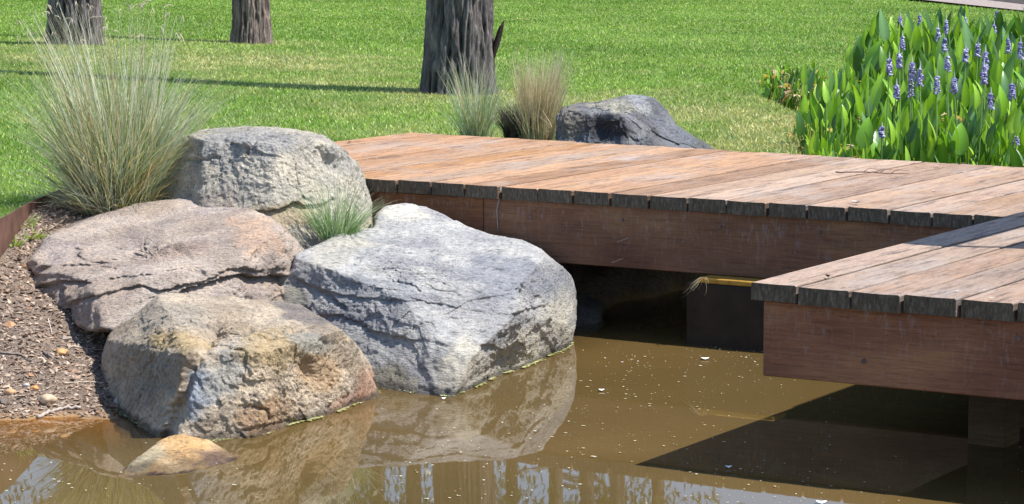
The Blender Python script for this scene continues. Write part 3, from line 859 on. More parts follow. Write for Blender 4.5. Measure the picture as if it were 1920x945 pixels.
i = np.arange(n - 1)[:, None] * 4; j = np.arange(4)[None, :]; j2 = (j + 1) % 4
g.add(V, None, np.stack([i + j, i + j2, i + 4 + j2, i + 4 + j], -1).reshape(-1, 4), (0.11, 0.055, 0.04))
link('steel_edging', g.mesh('steel_edging', mat_plain('corten', 0.8, 0.5, 14, 0.001)), label='rusty brown steel garden edging curving between the lawn and the mulch, at far left', cat='garden edging')

# ------------------------------------------------------------------ mulch chips, pebbles and litter
def chips(name, n, sampler, size, cols, mat, zoff=0.0, kind='stuff', flat=0.35, long=1.8, seed=1):
    r = np.random.default_rng(seed)
    x, y = sampler(r, n); n = len(x)
    z = gz(x, y) + zoff
    s = size[0] + (size[1] - size[0]) * r.random(n) ** 3
    base = np.array([(1, 0, 0), (-1, 0, 0), (0, 1, 0), (0, -1, 0), (0, 0, 1), (0, 0, -1)], float)
    V = base[None] * np.stack([s * (0.6 + r.random(n) * (long - 0.6)), s * (0.5 + 0.5 * r.random(n)), s * flat * (0.5 + r.random(n))], 1)[:, None, :]
    V += r.normal(size=V.shape) * s[:, None, None] * 0.14
    a = r.random(n) * 6.28; t = r.normal(size=n) * 0.4
    ca, sa, ct, st = np.cos(a), np.sin(a), np.cos(t), np.sin(t)
    x1 = V[..., 0] * ct[:, None] + V[..., 2] * st[:, None]; z1 = -V[..., 0] * st[:, None] + V[..., 2] * ct[:, None]
    X2 = x1 * ca[:, None] - V[..., 1] * sa[:, None]; Y2 = x1 * sa[:, None] + V[..., 1] * ca[:, None]
    V = np.stack([X2 + x[:, None], Y2 + y[:, None], z1 + z[:, None] + s[:, None] * 0.2], -1).reshape(-1, 3)
    f = np.array([(0, 2, 4), (2, 1, 4), (1, 3, 4), (3, 0, 4), (2, 0, 5), (1, 2, 5), (3, 1, 5), (0, 3, 5)])
    F = (np.arange(n)[:, None, None] * 6 + f[None]).reshape(-1, 3)
    cols = np.array(cols); c = cols[r.integers(0, len(cols), n)] * (0.55 + 0.5 * r.random((n, 1))) * np.array([1.04, 0.98, 0.9])
    return link(name, mesh_np(name, V, F, mat, {'tint': np.repeat(c, 6, 0)}, False), kind=kind)

def samp_bank(r, n):
    x = r.uniform(-1.8, 0.1, n * 3); y = r.uniform(7.3, 10.2, n * 3)
    z = gz(x, y); e = poly_sd(np.stack([x, y], 1), edging)
    ok = (z > 0.004) & (e < -0.01)
    return x[ok][:n], y[ok][:n]
chips('mulch_chips', 52000, samp_bank, (0.002, 0.0115), [(0.40, 0.31, 0.25), (0.50, 0.41, 0.34), (0.30, 0.22, 0.17), (0.15, 0.11, 0.09), (0.50, 0.42, 0.35), (0.26, 0.19, 0.15), (0.44, 0.34, 0.28), (0.36, 0.27, 0.21)], M_DRY, seed=3)
chips('pebbles', 700, samp_bank, (0.006, 0.02), [(0.5, 0.3, 0.18), (0.42, 0.36, 0.3), (0.35, 0.26, 0.2), (0.55, 0.48, 0.42), (0.3, 0.2, 0.14)], M_STONE, flat=0.7, long=1.2, seed=4)

def pebble(px, py, r, rgb, label, cat='pebble', name='pebble'):
    # solve where the view ray meets the bank
    D = 7.4
    for D in np.linspace(7.2, 10.5, 700):
        q = PD(px, py, D)
        if gz(q[0], q[1])[0] >= q[2]: break
    V = _v6[::1]
    bm = bmesh.new(); bmesh.ops.create_icosphere(bm, subdivisions=3, radius=1)
    V = np.array([v.co[:] for v in bm.verts]); F = np.array([[v.index for v in f.verts] for f in bm.faces]); bm.free()
    V = V * (1 + 0.25 * perlin(V * 1.3 + px)[:, None]) * np.array([r * 1.2, r, r * 0.75])
    link(name, mesh_np(name, V, F, M_STONE, {'tint': np.tile(rgb, (len(V), 1))}), loc=(q[0], q[1], q[2] + r * 0.3), label=label, cat=cat)
pebble(65, 730, 0.011, (0.55, 0.27, 0.1), 'small round orange pebble on the mulch, above the driftwood stick')
pebble(49, 724, 0.009, (0.42, 0.38, 0.36), 'small grey pebble on the mulch, touching left of the round orange one')
pebble(20, 738, 0.014, (0.5, 0.3, 0.16), 'pale tan pebble on the mulch near the left picture edge')
pebble(115, 663, 0.016, (0.55, 0.32, 0.14), 'larger orange stone half way up the mulch bank')
pebble(90, 752, 0.020, (0.50, 0.38, 0.26), 'broad cream stone near the water, just above the driftwood stick')

def on_bank(px, py):
    for D in np.linspace(7.2, 12, 1200):
        q = PD(px, py, D)
        if gz(q[0], q[1])[0] >= q[2]: return q
    return q
def stick(pxs, r0, r1, rgb, label, name='stick', cat='stick', lift=0.006):
    pts = np.array([on_bank(*p) for p in pxs]); pts[:, 2] += lift
    t = np.linspace(0, 1, 18); s0 = np.linspace(0, 1, len(pts))
    q = np.stack([np.interp(t, s0, pts[:, i]) for i in range(3)], 1); q[1:-1, 2] += np.random.default_rng(int(pxs[0][0])).normal(0, r0 * 0.4, 16)
    g = Geo(); g.tube(q, np.linspace(r0, r1, 18), 6, rgb)
    link(name, g.mesh(name, M_DRY, True), label=label, cat=cat)
stick([(70, 786), (95, 775), (125, 768), (152, 767)], 0.006, 0.0045, (0.42, 0.36, 0.31), 'thick weathered grey driftwood stick lying on the mulch at the water line')
stick([(0, 664), (40, 668), (62, 680)], 0.003, 0.002, (0.3, 0.25, 0.22), 'thin brown stick on the mulch at the left picture edge')
stick([(80, 662), (110, 683)], 0.0045, 0.003, (0.2, 0.16, 0.14), 'short dark stick on the middle of the mulch bank')
stick([(125, 650), (160, 656), (196, 660)], 0.0025, 0.0015, (0.5, 0.42, 0.34), 'thin pale twig on the mulch beside the ochre boulder')
stick([(120, 722), (170, 719), (196, 722)], 0.002, 0.0015, (0.5, 0.42, 0.34), 'fine straw twig on the mulch above the shadow of the ochre boulder')
stick([(90, 600), (98, 630)], 0.002, 0.0015, (0.5, 0.45, 0.4), 'thin upright pale twig on the mulch below the flat pink boulder')

# ------------------------------------------------------------------ lawn grass
def patches(x, y):
    """0 green .. 1 straw"""
    s = np.zeros(len(x))
    for (px, py, rx, ry, w) in [(480, 130, 1.3, 1.6, 0.75), (620, 165, 0.9, 0.8, 0.6), (960, 190, 1.2, 0.8, 0.7), (1300, 215, 0.9, 1.3, 0.75), (1480, 240, 0.5, 1.6, 0.9), (100, 130, 0.9, 2.5, 0.6), (300, 120, 0.8, 1.5, 0.5), (1400, 270, 0.8, 0.6, 0.8), (1180, 180, 0.8, 0.6, 0.5), (560, 215, 1, 0.5, 0.3), (858, 178, 0.55, 0.5, 1.0), (469, 97, 0.4, 0.5, 0.9), (135, 101, 0.5, 0.5, 0.9), (1000, 255, 1.2, 0.5, 0.55)]:
        q = PZ(px, py, LAWN)
        s = np.maximum(s, w * np.exp(-(((x - q[0]) / rx) ** 2 + ((y - q[1]) / ry) ** 2)))
    return s
def lawn_blades(n, D0, D1, pwr, hgt, wid, seed):
    r = np.random.default_rng(seed)
    u = r.random(n)
    a0, a1 = D0 ** pwr, D1 ** pwr
    y = (a0 + (a1 - a0) * u) ** (1 / pwr)
    x = r.uniform(-0.215, 0.215, n) * y
    h, sd = ground_h(x, y)
    e = poly_sd(np.stack([x, y], 1), edging)
    inm = (e < 0.0) & (y < 10.3) & (x > -1.75)
    eb_b = x * AB[0] + y * AB[1]; eb_e = x * AE[0] + y * AE[1]
    path = (x > 4.7) & (x > 5.21 - (y - 33.61) * 0.119)
    deck = (eb_b > 7.7) & (eb_b < 9.5 - (eb_e + 6.6) * 0.045) & (eb_e > -6.5)
    ok = (h > 0.02) & ((h > 0.36) | (x > 0.9)) & ~inm & ~deck & ~path
    x, y, h = x[ok], y[ok], h[ok]; n = len(x)
    sc = (y / 12) ** 0.75
    L = hgt * (0.5 + 0.7 * r.random(n)) * sc ** 0.15
    w = wid * (0.7 + 0.6 * r.random(n)) * sc
    a = r.random(n) * 6.283; lean = 0.3 + r.random(n) * 0.9; la = r.random(n) * 6.283
    bx, by = np.cos(a) * w / 2, np.sin(a) * w / 2
    tx, ty = np.cos(la) * lean * L, np.sin(la) * lean * L
    V = np.zeros((n, 3, 3))
    V[:, 0] = np.stack([x - bx, y - by, h - 0.004], 1); V[:, 1] = np.stack([x + bx, y + by, h - 0.004], 1)
    V[:, 2] = np.stack([x + tx, y + ty, h + L * (1 - 0.4 * lean)], 1)
    P3 = np.stack([x, y, 0 * x], 1)
    nz = fbm(P3 * np.array([0.5, 0.25, 1]), 3); nz2 = fbm(P3 * np.array([3, 1.5, 1]) + 9, 3)
    stripe = 0.5 + 0.5 * np.sin((x * 0.12 + y) * 2 * math.pi / 3.1)
    g1 = np.array([0.145, 0.262, 0.035]); g2 = np.array([0.285, 0.43, 0.085]); st = np.array([0.56, 0.50, 0.25])
    t = np.clip(0.45 + 0.6 * nz + 0.25 * (stripe - 0.5) + 0.5 * r.normal(size=n), -0.5, 1.4)[:, None]
    c = g1 * (1 - t) + g2 * t
    s = np.clip(patches(x, y) * 1.15 + 0.45 * nz2 + 0.10 * r.normal(size=n) - 0.08, 0, 1)
    s = np.where(r.random(n) < 0.05, 0.8, s)[:, None]
    c = c * (1 - s) + st * s
    far = sstep(18, 32, y)[:, None]
    c = c * (0.62 + 0.95 * r.random((n, 1)) ** 1.4)
    return V.reshape(-1, 3), np.repeat(c, 3, 0), n
V, C, n = lawn_blades(520000, 8.4, 36, 0.45, 0.023, 0.0075, 11)
F = np.arange(n * 3).reshape(-1, 3)
link('lawn_grass', mesh_np('lawn_grass', V, F, M_GRASS, {'tint': C}, False), kind='stuff')

# ------------------------------------------------------------------ tussocks
def clump(n, base_r, L, lean, droop, wid, pal, seed, wind=(0, 0), segs=7, flat=0.0, upbias=1.0):
    r = np.random.default_rng(seed)
    a = r.random(n) * 6.283; rad = base_r * np.sqrt(r.random(n))
    x0 = np.cos(a) * rad; y0 = np.sin(a) * rad
    ll = L[0] + (L[1] - L[0]) * r.random(n) ** upbias
    le = lean[0] + (lean[1] - lean[0]) * r.random(n)
    dr = droop[0] + (droop[1] - droop[0]) * r.random(n)
    a2 = a + r.normal(size=n) * 0.5
    dx, dy = np.cos(a2), np.sin(a2)
    w = wid * (0.6 + 0.8 * r.random(n))
    t = np.linspace(0, 1, segs + 1)
    ang = le[:, None] + dr[:, None] * t[None] ** 1.6          # angle from the vertical
    ds = ll[:, None] / segs
    H = np.concatenate([np.zeros((n, 1)), np.cumsum(np.sin(ang[:, :-1]) * ds, 1)], 1)
    Zz = np.concatenate([np.zeros((n, 1)), np.cumsum(np.cos(ang[:, :-1]) * ds, 1)], 1)
    wv = np.cumsum(r.normal(size=(n, segs + 1)) * 0.012, 1) * ll[:, None]
    PX = x0[:, None] + dx[:, None] * H + wind[0] * t[None] ** 2 * ll[:, None] - dy[:, None] * wv
    PY = y0[:, None] + dy[:, None] * H + wind[1] * t[None] ** 2 * ll[:, None] + dx[:, None] * wv
    fa = r.random(n) * 6.283
    wt = w[:, None] * (1 - t[None] ** 1.5 * 0.92)
    ox, oy = np.cos(fa)[:, None] * wt / 2, np.sin(fa)[:, None] * wt / 2
    V = np.stack([np.stack([PX - ox, PY - oy, Zz], -1), np.stack([PX + ox, PY + oy, Zz + 0.15 * wt], -1)], 2)   # n, segs+1, 2, 3
    k = (segs + 1) * 2
    i = np.arange(n)[:, None] * k + np.arange(segs)[None] * 2
    F = np.stack([i, i + 1, i + 3, i + 2], -1).reshape(-1, 4)
    pal = np.array([p[:3] for p in pal]); c = pal[r.integers(0, len(pal), n)] * (0.75 + 0.5 * r.random((n, 1)))
    tipc = np.array([0.72, 0.67, 0.53])
    tt = (t[None, :, None] ** 3) * 0.5
    Cc = c[:, None, :] * (1 - tt) + tipc * tt
    Cc = np.repeat(Cc.reshape(n, segs + 1, 1, 3), 2, 2).reshape(-1, 3)
    tips = np.stack([PX[:, -1], PY[:, -1], Zz[:, -1]], 1)
    return V.reshape(-1, 3), F, Cc, tips

def merge(parts):
    V = []; F = []; C = []; n = 0
    for v, f, c, *_ in parts: V.append(v); F.append(f + n); C.append(c); n += len(v)
    return np.vstack(V), np.vstack(F), np.vstack(C)

BL = [(0.42, 0.50, 0.40), (0.27, 0.37, 0.17), (0.50, 0.57, 0.48), (0.60, 0.60, 0.48), (0.60, 0.55, 0.38), (0.42, 0.52, 0.46), (0.2, 0.28, 0.09), (0.5, 0.36, 0.22), (0.14, 0.20, 0.07)]
GRN = [(0.14, 0.29, 0.08), (0.22, 0.36, 0.14), (0.1, 0.22, 0.05), (0.32, 0.42, 0.26)]
STR = [(0.58, 0.46, 0.31), (0.5, 0.38, 0.25), (0.64, 0.54, 0.40), (0.42, 0.33, 0.2), (0.45, 0.42, 0.24)]
def seed_heads(parts_list, tips, r, n, col):
    g = Geo()
    for q in tips[r.permutation(len(tips))[:n]]:
        for k in range(3):
            d = r.normal(size=3) * 0.012
            g.tube([q, q + d * 0.5 + (0, 0, -0.004), q + d + (0, 0, -0.014)], [0.0006, 0.0014, 0.0003], 3, col)
    return g

def tussock(base, parts, label, heads=0, seed=0, name='tussock_grass'):
    o = link(name, None, loc=base, label=label, cat='grass clump')
    V, F, C = merge(parts)
    link('blades', mesh_np('blades', V, F, M_TUSS, {'tint': C}), o)
    if heads:
        r = np.random.default_rng(seed)
        tips = parts[0][3]; tips = tips[tips[:, 2] > np.percentile(tips[:, 2], 55)]
        g = seed_heads(None, tips, r, heads, (0.55, 0.47, 0.36))
        link('seed_heads', g.mesh('seed_heads', M_DRY), o)
    return o

bq = PZ(222, 398, 0.395)
tussock(bq, [clump(560, 0.12, (0.48, 0.78), (0.02, 0.24), (0.05, 0.5), 0.0042, BL, 21, (-0.08, 0.02)),
             clump(850, 0.13, (0.34, 0.60), (0.1, 0.55), (0.25, 1.0), 0.0044, BL, 22, (0.04, 0)),
             clump(420, 0.13, (0.36, 0.56), (0.35, 0.8), (0.8, 1.4), 0.004, BL + STR[:2], 23, (0.14, 0)),
             clump(560, 0.15, (0.20, 0.42), (0.6, 1.25), (0.4, 0.9), 0.004, STR + BL[:6], 24),
             clump(500, 0.16, (0.06, 0.2), (0.3, 1.5), (0.3, 1.2), 0.004, [(0.36, 0.28, 0.18), (0.22, 0.16, 0.1), (0.5, 0.42, 0.28)], 26),
             clump(110, 0.10, (0.50, 0.72), (0.35, 0.7), (0.2, 0.9), 0.0026, STR + BL[2:5], 25, (-0.1, 0))],
        'large silvery green tussock with drooping tips, leftmost, beside the rounded grey boulder', heads=45, seed=5)
bq = PD(632, 455, 8.72)
tussock(bq, [clump(240, 0.05, (0.11, 0.25), (0.05, 0.75), (0.2, 0.9), 0.003, GRN, 31),
             clump(160, 0.05, (0.12, 0.24), (0.3, 0.9), (0.5, 1.1), 0.0026, GRN + BL[:3], 32),
             clump(50, 0.04, (0.24, 0.33), (0.02, 0.3), (0.1, 0.4), 0.0018, BL[3:6], 33)],
        'small bright green grass tuft growing between the rounded grey boulder and the largest boulder')
bq = PZ(893, 262, 0.42)
tussock(bq, [clump(300, 0.06, (0.22, 0.42), (0.02, 0.35), (0.05, 0.6), 0.003, BL, 41),
             clump(150, 0.07, (0.15, 0.28), (0.3, 0.8), (0.3, 0.9), 0.003, GRN[:2] + BL, 42)],
        'thin pale green tussock behind the boardwalk, in front of the thickest trunk')
bq = PZ(1008, 270, 0.42)
tussock(bq, [clump(650, 0.07, (0.30, 0.46), (0.0, 0.24), (0.05, 0.30), 0.003, STR, 51, (0.06, 0)),
             clump(160, 0.07, (0.2, 0.34), (0.2, 0.6), (0.3, 0.7), 0.003, STR + BL[2:4], 52, (0.08, 0))],
        'upright straw coloured tussock behind the boardwalk, left of the dark boulder')
# dead brown tussock crown beside it
bq = PZ(975, 268, 0.42)
v, f, c, _ = clump(1000, 0.06, (0.13, 0.22), (0.0, 0.5), (0.2, 1.2), 0.004, [(0.09, 0.055, 0.04), (0.16, 0.1, 0.07), (0.05, 0.035, 0.03)], 61)
link('dead_grass_stump', mesh_np('dead_grass_stump', v, f, M_DRY, {'tint': c * 0.8}), loc=bq, label='dark brown dead grass stump at the foot of the straw coloured tussock', cat='grass clump')
# dry stalks against the dark boulder
bq = PZ(1075, 285, 0.42)
bq[1] -= 0.02
v, f, c, _ = clump(70, 0.08, (0.12, 0.28), (0.1, 0.9), (0.6, 1.6), 0.0025, STR, 62)
link('dry_stalks', mesh_np('dry_stalks', v, f, M_TUSS, {'tint': c}), loc=bq, label='sparse dry curled stalks against the left face of the dark boulder', cat='grass clump')
# dry rootlets hanging at the pier
q = PD(1318, 520, 8.72)
v, f, c, _ = clump(20, 0.008, (0.03, 0.085), (1.9, 2.7), (-0.2, 0.6), 0.0028, STR, 63, (-0.35, -0.2))
link('hanging_roots', mesh_np('hanging_roots', v, f, M_TUSS, {'tint': c}), loc=q, label='wisp of dry straw hanging under the boardwalk beside the pier', cat='straw')
# green weeds on the mulch
for (px, py, sd_) in ((45, 425, 1), (25, 462, 2), (60, 447, 3)):
    q = on_bank(px, py)
    v, f, c, _ = clump(22, 0.035, (0.025, 0.06), (0.5, 1.2), (0.1, 0.6), 0.01, [(0.2, 0.3, 0.05), (0.3, 0.36, 0.1)], 70 + sd_)
    link('weed', mesh_np('weed', v, f, M_LEAF, {'tint': c}), loc=q, cat='weed', group='weeds on the mulch by the edging', label='low yellowish green weed on the mulch beside the rusty steel edging')

# leaf litter between the boulders
def litter(n, px0, px1, py0, py1, seed):
    r = np.random.default_rng(seed); g = Geo()
    for k in range(n):
        q = on_bank(r.uniform(px0, px1), r.uniform(py0, py1)); q[2] += 0.008 + 0.01 * r.random()
        a = r.random() * 6.28; L = r.uniform(0.015, 0.04); w = L * r.uniform(0.2, 0.45)
        d = np.array([math.cos(a), math.sin(a), r.normal() * 0.3]); s_ = np.array([-math.sin(a), math.cos(a), r.normal() * 0.3])
        V = [q - d * L, q + s_ * w, q + d * L, q - s_ * w, q + (0, 0, w * 0.5)]
        g.add(V, [(0, 4, 1), (1, 4, 2), (2, 4, 3), (3, 4, 0)], None, random.choice([(0.5, 0.2, 0.09), (0.45, 0.3, 0.18), (0.3, 0.13, 0.07), (0.55, 0.42, 0.3)]))
    return g
link('leaf_litter', litter(60, 545, 600, 440, 480, 3).mesh('leaf_litter', M_DRY), kind='stuff')

# ------------------------------------------------------------------ trees
def mat_bark():
    m, nt, bs, out = new_mat('furrowed_bark')
    c = coords(nt); t = attr(nt, 'tint').outputs['Color']
    n = noise(nt, mapping(nt, c, (1, 1, 0.16)), 26, 8, 0.72, 0.6)
    n2 = noise(nt, mapping(nt, c, (1, 1, 0.3)), 90, 6, 0.75)
    k = mix(nt, t, ramp(nt, n, [(0.32, (0.25, 0.24, 0.25)), (0.5, (0.9, 0.88, 0.9)), (0.68, (1.7, 1.6, 1.55))]), 1.0, 'MULTIPLY')
    k = mix(nt, k, ramp(nt, n2, [(0.3, (0.5, 0.5, 0.5)), (0.6, (1.2, 1.2, 1.2))]), 0.8, 'MULTIPLY')
    nt.links.new(k, bs.inputs['Base Color'])
    bs.inputs['Roughness'].default_value = 0.95; bs.inputs['Specular IOR Level'].default_value = 0.1
    bump(nt, bs, n, 1.0, 0.03)
    return m
M_BARK = mat_bark()

def trunk_mesh(r0, H, lean, seed, hi=True, flare=0.2, tint=(0.17, 0.15, 0.145)):
    na = 260 if hi else 20
    zs = np.concatenate([np.linspace(-0.15, 1.1, 260), np.linspace(1.2, H, 30)]) if hi else np.linspace(-0.1, H, 26)
    A, Zv = np.meshgrid(np.arange(na) * 2 * math.pi / na, zs)
    ca, sa = np.cos(A).ravel(), np.sin(A).ravel(); z = Zv.ravel()
    R = r0 * (1 - 0.65 * np.clip(z, 0, H) / H) * (1 + flare * np.exp(-np.clip(z, 0, 9) / 0.22))
    wz = 0.18 * perlin(np.stack([ca * 2, sa * 2, z * 2.0], 1) + seed)
    p = np.stack([ca * r0 * 34, sa * r0 * 34, z * 3.2], 1) + seed * 13 + wz[:, None]
    rid = 1 - 2.2 * np.abs(perlin(p)); rid2 = 1 - 2.0 * np.abs(perlin(p * np.array([2.3, 2.3, 2.6]) + 31))
    lump = perlin(np.stack([ca * 1.5, sa * 1.5, z * 1.3], 1) + seed)
    if hi: R = R + 0.030 * (r0 / 0.18) * np.clip(rid, -0.9, 0.75) + 0.010 * rid2 + 0.05 * r0 * lump
    lx, ly = lean
    V = np.stack([ca * R + lx * z, sa * R + ly * z, z], 1)
    n = len(zs)
    i = np.arange(n - 1)[:, None] * na; j = np.arange(na)[None, :]; j2 = (j + 1) % na
    F = np.stack([i + j, i + j2, i + na + j2, i + na + j], -1).reshape(-1, 4)
    t = np.array(tint) * (0.35 + 0.85 * np.clip(rid * 0.7 + rid2 * 0.4 + 0.25, 0, 1))[:, None]
    return mesh_np('trunk', V, F, M_BARK, {'tint': t}, True)

def crown(H, n, rad, hgt, seed, leaf=0.10, pal=((0.06, 0.10, 0.03), (0.09, 0.13, 0.04), (0.12, 0.15, 0.06)), lean=(0, 0), dens=14):
    r = np.random.default_rng(seed)
    ends = []; g = Geo()
    g.tube([(lean[0] * q_, lean[1] * q_, q_) for q_ in (H * 0.45, H * 0.7, H * 0.99)], [0.05, 0.04, 0.03], 5, (0.17, 0.15, 0.14))
    for k in range(dens):
        a = r.random() * 6.28; z0 = H * r.uniform(0.5, 0.98)
        rr = rad * r.uniform(0.35, 1.0); z1 = z0 + hgt * r.uniform(0.05, 0.4)
        p0 = np.array([lean[0] * z0, lean[1] * z0, z0]); p1 = p0 + (math.cos(a) * rr, math.sin(a) * rr, z1 - z0)
        mid = (p0 + p1) / 2 + r.normal(size=3) * 0.15
        g.tube([p0, mid, p1], [0.05, 0.03, 0.012], 5, (0.17, 0.15, 0.14)); ends += [p1, (mid + p1) / 2]
    ends = np.array(ends)
    ce = ends[r.integers(0, len(ends), n)] + r.normal(size=(n, 3)) * np.array([0.32, 0.32, 0.26]) * (rad / 1.8)
    d = r.normal(size=(n, 3)); d[:, 2] -= 1.2; d /= np.linalg.norm(d, axis=1)[:, None]
    s_ = np.cross(d, r.normal(size=(n, 3))); s_ /= np.linalg.norm(s_, axis=1)[:, None]
    L = leaf * (0.6 + 0.8 * r.random((n, 1)))
    V = np.stack([ce - d * L / 2, ce + s_ * L * 0.13, ce + d * L / 2, ce - s_ * L * 0.13], 1).reshape(-1, 3)
    F = np.arange(n * 4).reshape(-1, 4)
    pal = np.array(pal); c = pal[r.integers(0, len(pal), n)] * (0.7 + 0.6 * r.random((n, 1)))
    return mesh_np('crown', V, F, M_LEAF, {'tint': np.repeat(c, 4, 0)}, False), g.mesh('limbs', M_BARK, True)

def tree(x, y, r0, H, lean, seed, label, hi, ncr, rad, hgt, leaf, group=None, tint=(0.17, 0.15, 0.145), dens=16):
    z = float(gz(x, y)[0])
    o = link('tree', None, loc=(x, y, z), label=label, cat='tree', group=group)
    link('trunk', trunk_mesh(r0, H, lean, seed, hi, tint=tint), o)
    cm, lm = crown(H, ncr, rad, hgt, seed, leaf, lean=lean, dens=dens)
    link('crown', cm, o); link('limbs', lm, o)
    return o
q1 = PZ(135, 103, 0.45); q2 = PZ(469, 99, 0.42); q3 = PZ(858, 181, 0.42)
tree(q1[0], q1[1] + 0.15, 0.165, 11, (0.004, 0), 1, 'dark rough-barked tree trunk at far left, behind the large silvery tussock', True, 5000, 1.7, 3, 0.09)
tree(q2[0], q2[1] + 0.12, 0.122, 11, (0.006, 0), 2, 'thin grey brown tree trunk on the lawn, second from the left', True, 5000, 1.7, 3, 0.09, tint=(0.24, 0.19, 0.165))
t3 = tree(q3[0], q3[1] + 0.16, 0.172, 11, (0.022, 0), 3, 'thickest dark furrowed tree trunk with a peeling bark flap, nearest on the lawn', True, 5000, 1.7, 3, 0.09)
# peeling bark flap on its right side
g = Geo()
P3 = [PD(a, b, q3[1] + 0.12) - np.array([q3[0], q3[1] + 0.16, float(gz(q3[0], q3[1] + 0.16)[0])]) for a, b in ((918, 125), (926, 100), (934, 75), (941, 50), (945, 38))]
P3 = np.array(P3)
g.tube(P3, [0.012, 0.016, 0.017, 0.011, 0.003], 7, (0.06, 0.045, 0.04))
g.tube(P3[1:4] + np.array([-0.012, 0.01, 0.006]), [0.012, 0.01, 0.003], 6, (0.09, 0.07, 0.06))
link('bark_flap', g.mesh('bark_flap', M_BARK, True), t3)

# trees past the top of the frame: seen mirrored in the pond
far = [(640, 38, 0.16, 13, 3.2, 1), (700, 44, 0.2, 14, 3.2, 1), (775, 36, 0.16, 12, 3.0, 1), (960, 39, 0.14, 12, 3.0, 1), (1040, 46, 0.2, 15, 3.4, 1), (1105, 37, 0.15, 12, 2.8, 1),
       (1163, 35, 0.13, 19, 2.0, 0), (1236, 38, 0.12, 20, 2.0, 0), (300, 42, 0.2, 14, 3.4, 1), (120, 38, 0.2, 13, 3.4, 1), (480, 47, 0.2, 15, 3.4, 1), (560, 36, 0.15, 12, 3, 1)]
for i, (px, D, r0, H, hg, lowc) in enumerate(far):
    x = (px - CX) / FPX * D
    tree(x, D, r0, H, (0.004 * math.sin(i * 2), 0), 20 + i, 'tall slender gum tree far back on the lawn', False, 9000 if lowc else 2500, 2.3 if lowc else 1.3, hg, 0.16,
         group='tall gum trees at the back of the lawn', dens=34 if lowc else 8)

# ------------------------------------------------------------------ pickerel weed
def leaf_blade(g, base, L, W, yaw, tilt, curl, rgb, r):
    nL = 7
    t = np.linspace(0, 1, nL)
    prof = np.array([0.42, 0.95, 1.0, 0.9, 0.7, 0.42, 0.04]) * W / 2
    ang = tilt + curl * t ** 1.5
    ds = L / (nL - 1)
    h = np.concatenate([[0], np.cumsum(np.sin(ang[:-1]) * ds)]); z = np.concatenate([[0], np.cumsum(np.cos(ang[:-1]) * ds)])
    d = np.array([math.cos(yaw), math.sin(yaw)]); s_ = np.array([-math.sin(yaw), math.cos(yaw)])
    V = np.zeros((nL, 3, 3)); fold = 0.35
    for k, off in enumerate((-1, 0, 1)):
        V[:, k, 0] = base[0] + d[0] * h + s_[0] * off * prof
        V[:, k, 1] = base[1] + d[1] * h + s_[1] * off * prof
        V[:, k, 2] = base[2] + z
        if off: V[:, k, 0] += d[0] * prof * fold * -1; V[:, k, 1] += d[1] * prof * fold * -1
    V = V.reshape(-1, 3)
    i = np.arange(nL - 1)[:, None] * 3 + np.arange(2)[None]
    F = np.stack([i, i + 1, i + 4, i + 3], -1).reshape(-1, 4)
    c = np.array(rgb)[None] * (0.85 + 0.3 * np.repeat(t, 3))[:, None]
    c = c.reshape(nL, 3, 3); c[:, 1] *= 1.3; g.add(V, None, F, c.reshape(-1, 3))

LP = [(0.05, 0.13, 0.02), (0.08, 0.19, 0.025), (0.14, 0.30, 0.025), (0.05, 0.12, 0.02), (0.24, 0.42, 0.035), (0.12, 0.24, 0.08), (0.30, 0.46, 0.045), (0.10, 0.22, 0.025), (0.2, 0.40, 0.03), (0.26, 0.46, 0.04)]
def plant_meshes(seed, H, nl):
    r = np.random.default_rng(seed); g = Geo(); gw = Geo()
    for k in range(nl):
        a = r.random() * 6.28; rad = r.uniform(0.01, 0.06)
        b0 = np.array([math.cos(a) * rad, math.sin(a) * rad, -0.08])
        hh = H * (0.3 + 0.7 * r.random() ** 0.6); L = r.uniform(0.11, 0.18) * (0.7 + 0.3 * H / 0.8); W = L * r.uniform(0.26, 0.50)
        ln = r.uniform(0.02, 0.22); sp = b0 + np.array([math.cos(a) * ln * hh, math.sin(a) * ln * hh, hh - L * 0.8 + 0.08])
        col = LP[r.integers(0, len(LP))]
        g.tube([b0, (b0 + sp) / 2 + (math.cos(a) * -0.01, 0, 0), sp], [0.006, 0.005, 0.0035], 4, tuple(np.array(col) * 1.1), cap=False)
        leaf_blade(g, sp, L, W, r.random() * 6.28, r.uniform(-0.12, 0.4), r.uniform(-0.1, 0.8), col, r)
    nw = r.integers(3, 8)
    for k in range(nw):
        a = r.random() * 6.28; hh = H * r.uniform(0.2, 0.85)
        b0 = np.array([math.cos(a) * 0.03, math.sin(a) * 0.03, -0.05]); sp = b0 + (math.cos(a) * 0.07, math.sin(a) * 0.07, hh)
        rgb = [(0.55, 0.40, 0.24), (0.42, 0.27, 0.15), (0.62, 0.5, 0.36), (0.5, 0.42, 0.1)][r.integers(0, 4)]
        gw.tube([b0, (b0 + sp) / 2, sp], [0.005, 0.004, 0.003], 4, rgb, cap=False)
        leaf_blade(gw, sp, 0.12, 0.05, a, r.uniform(0.6, 1.3), r.uniform(1.2, 2.4), rgb, r)
        leaf_blade(gw, sp + (0, 0, 0.004), 0.09, 0.03, a + 0.7, r.uniform(0.9, 1.5), r.uniform(0.8, 2.4), tuple(np.array(rgb) * 0.8), r)
    return g.mesh('leaves', M_LEAF, True), gw.mesh('withered_leaves', M_LEAF, True)

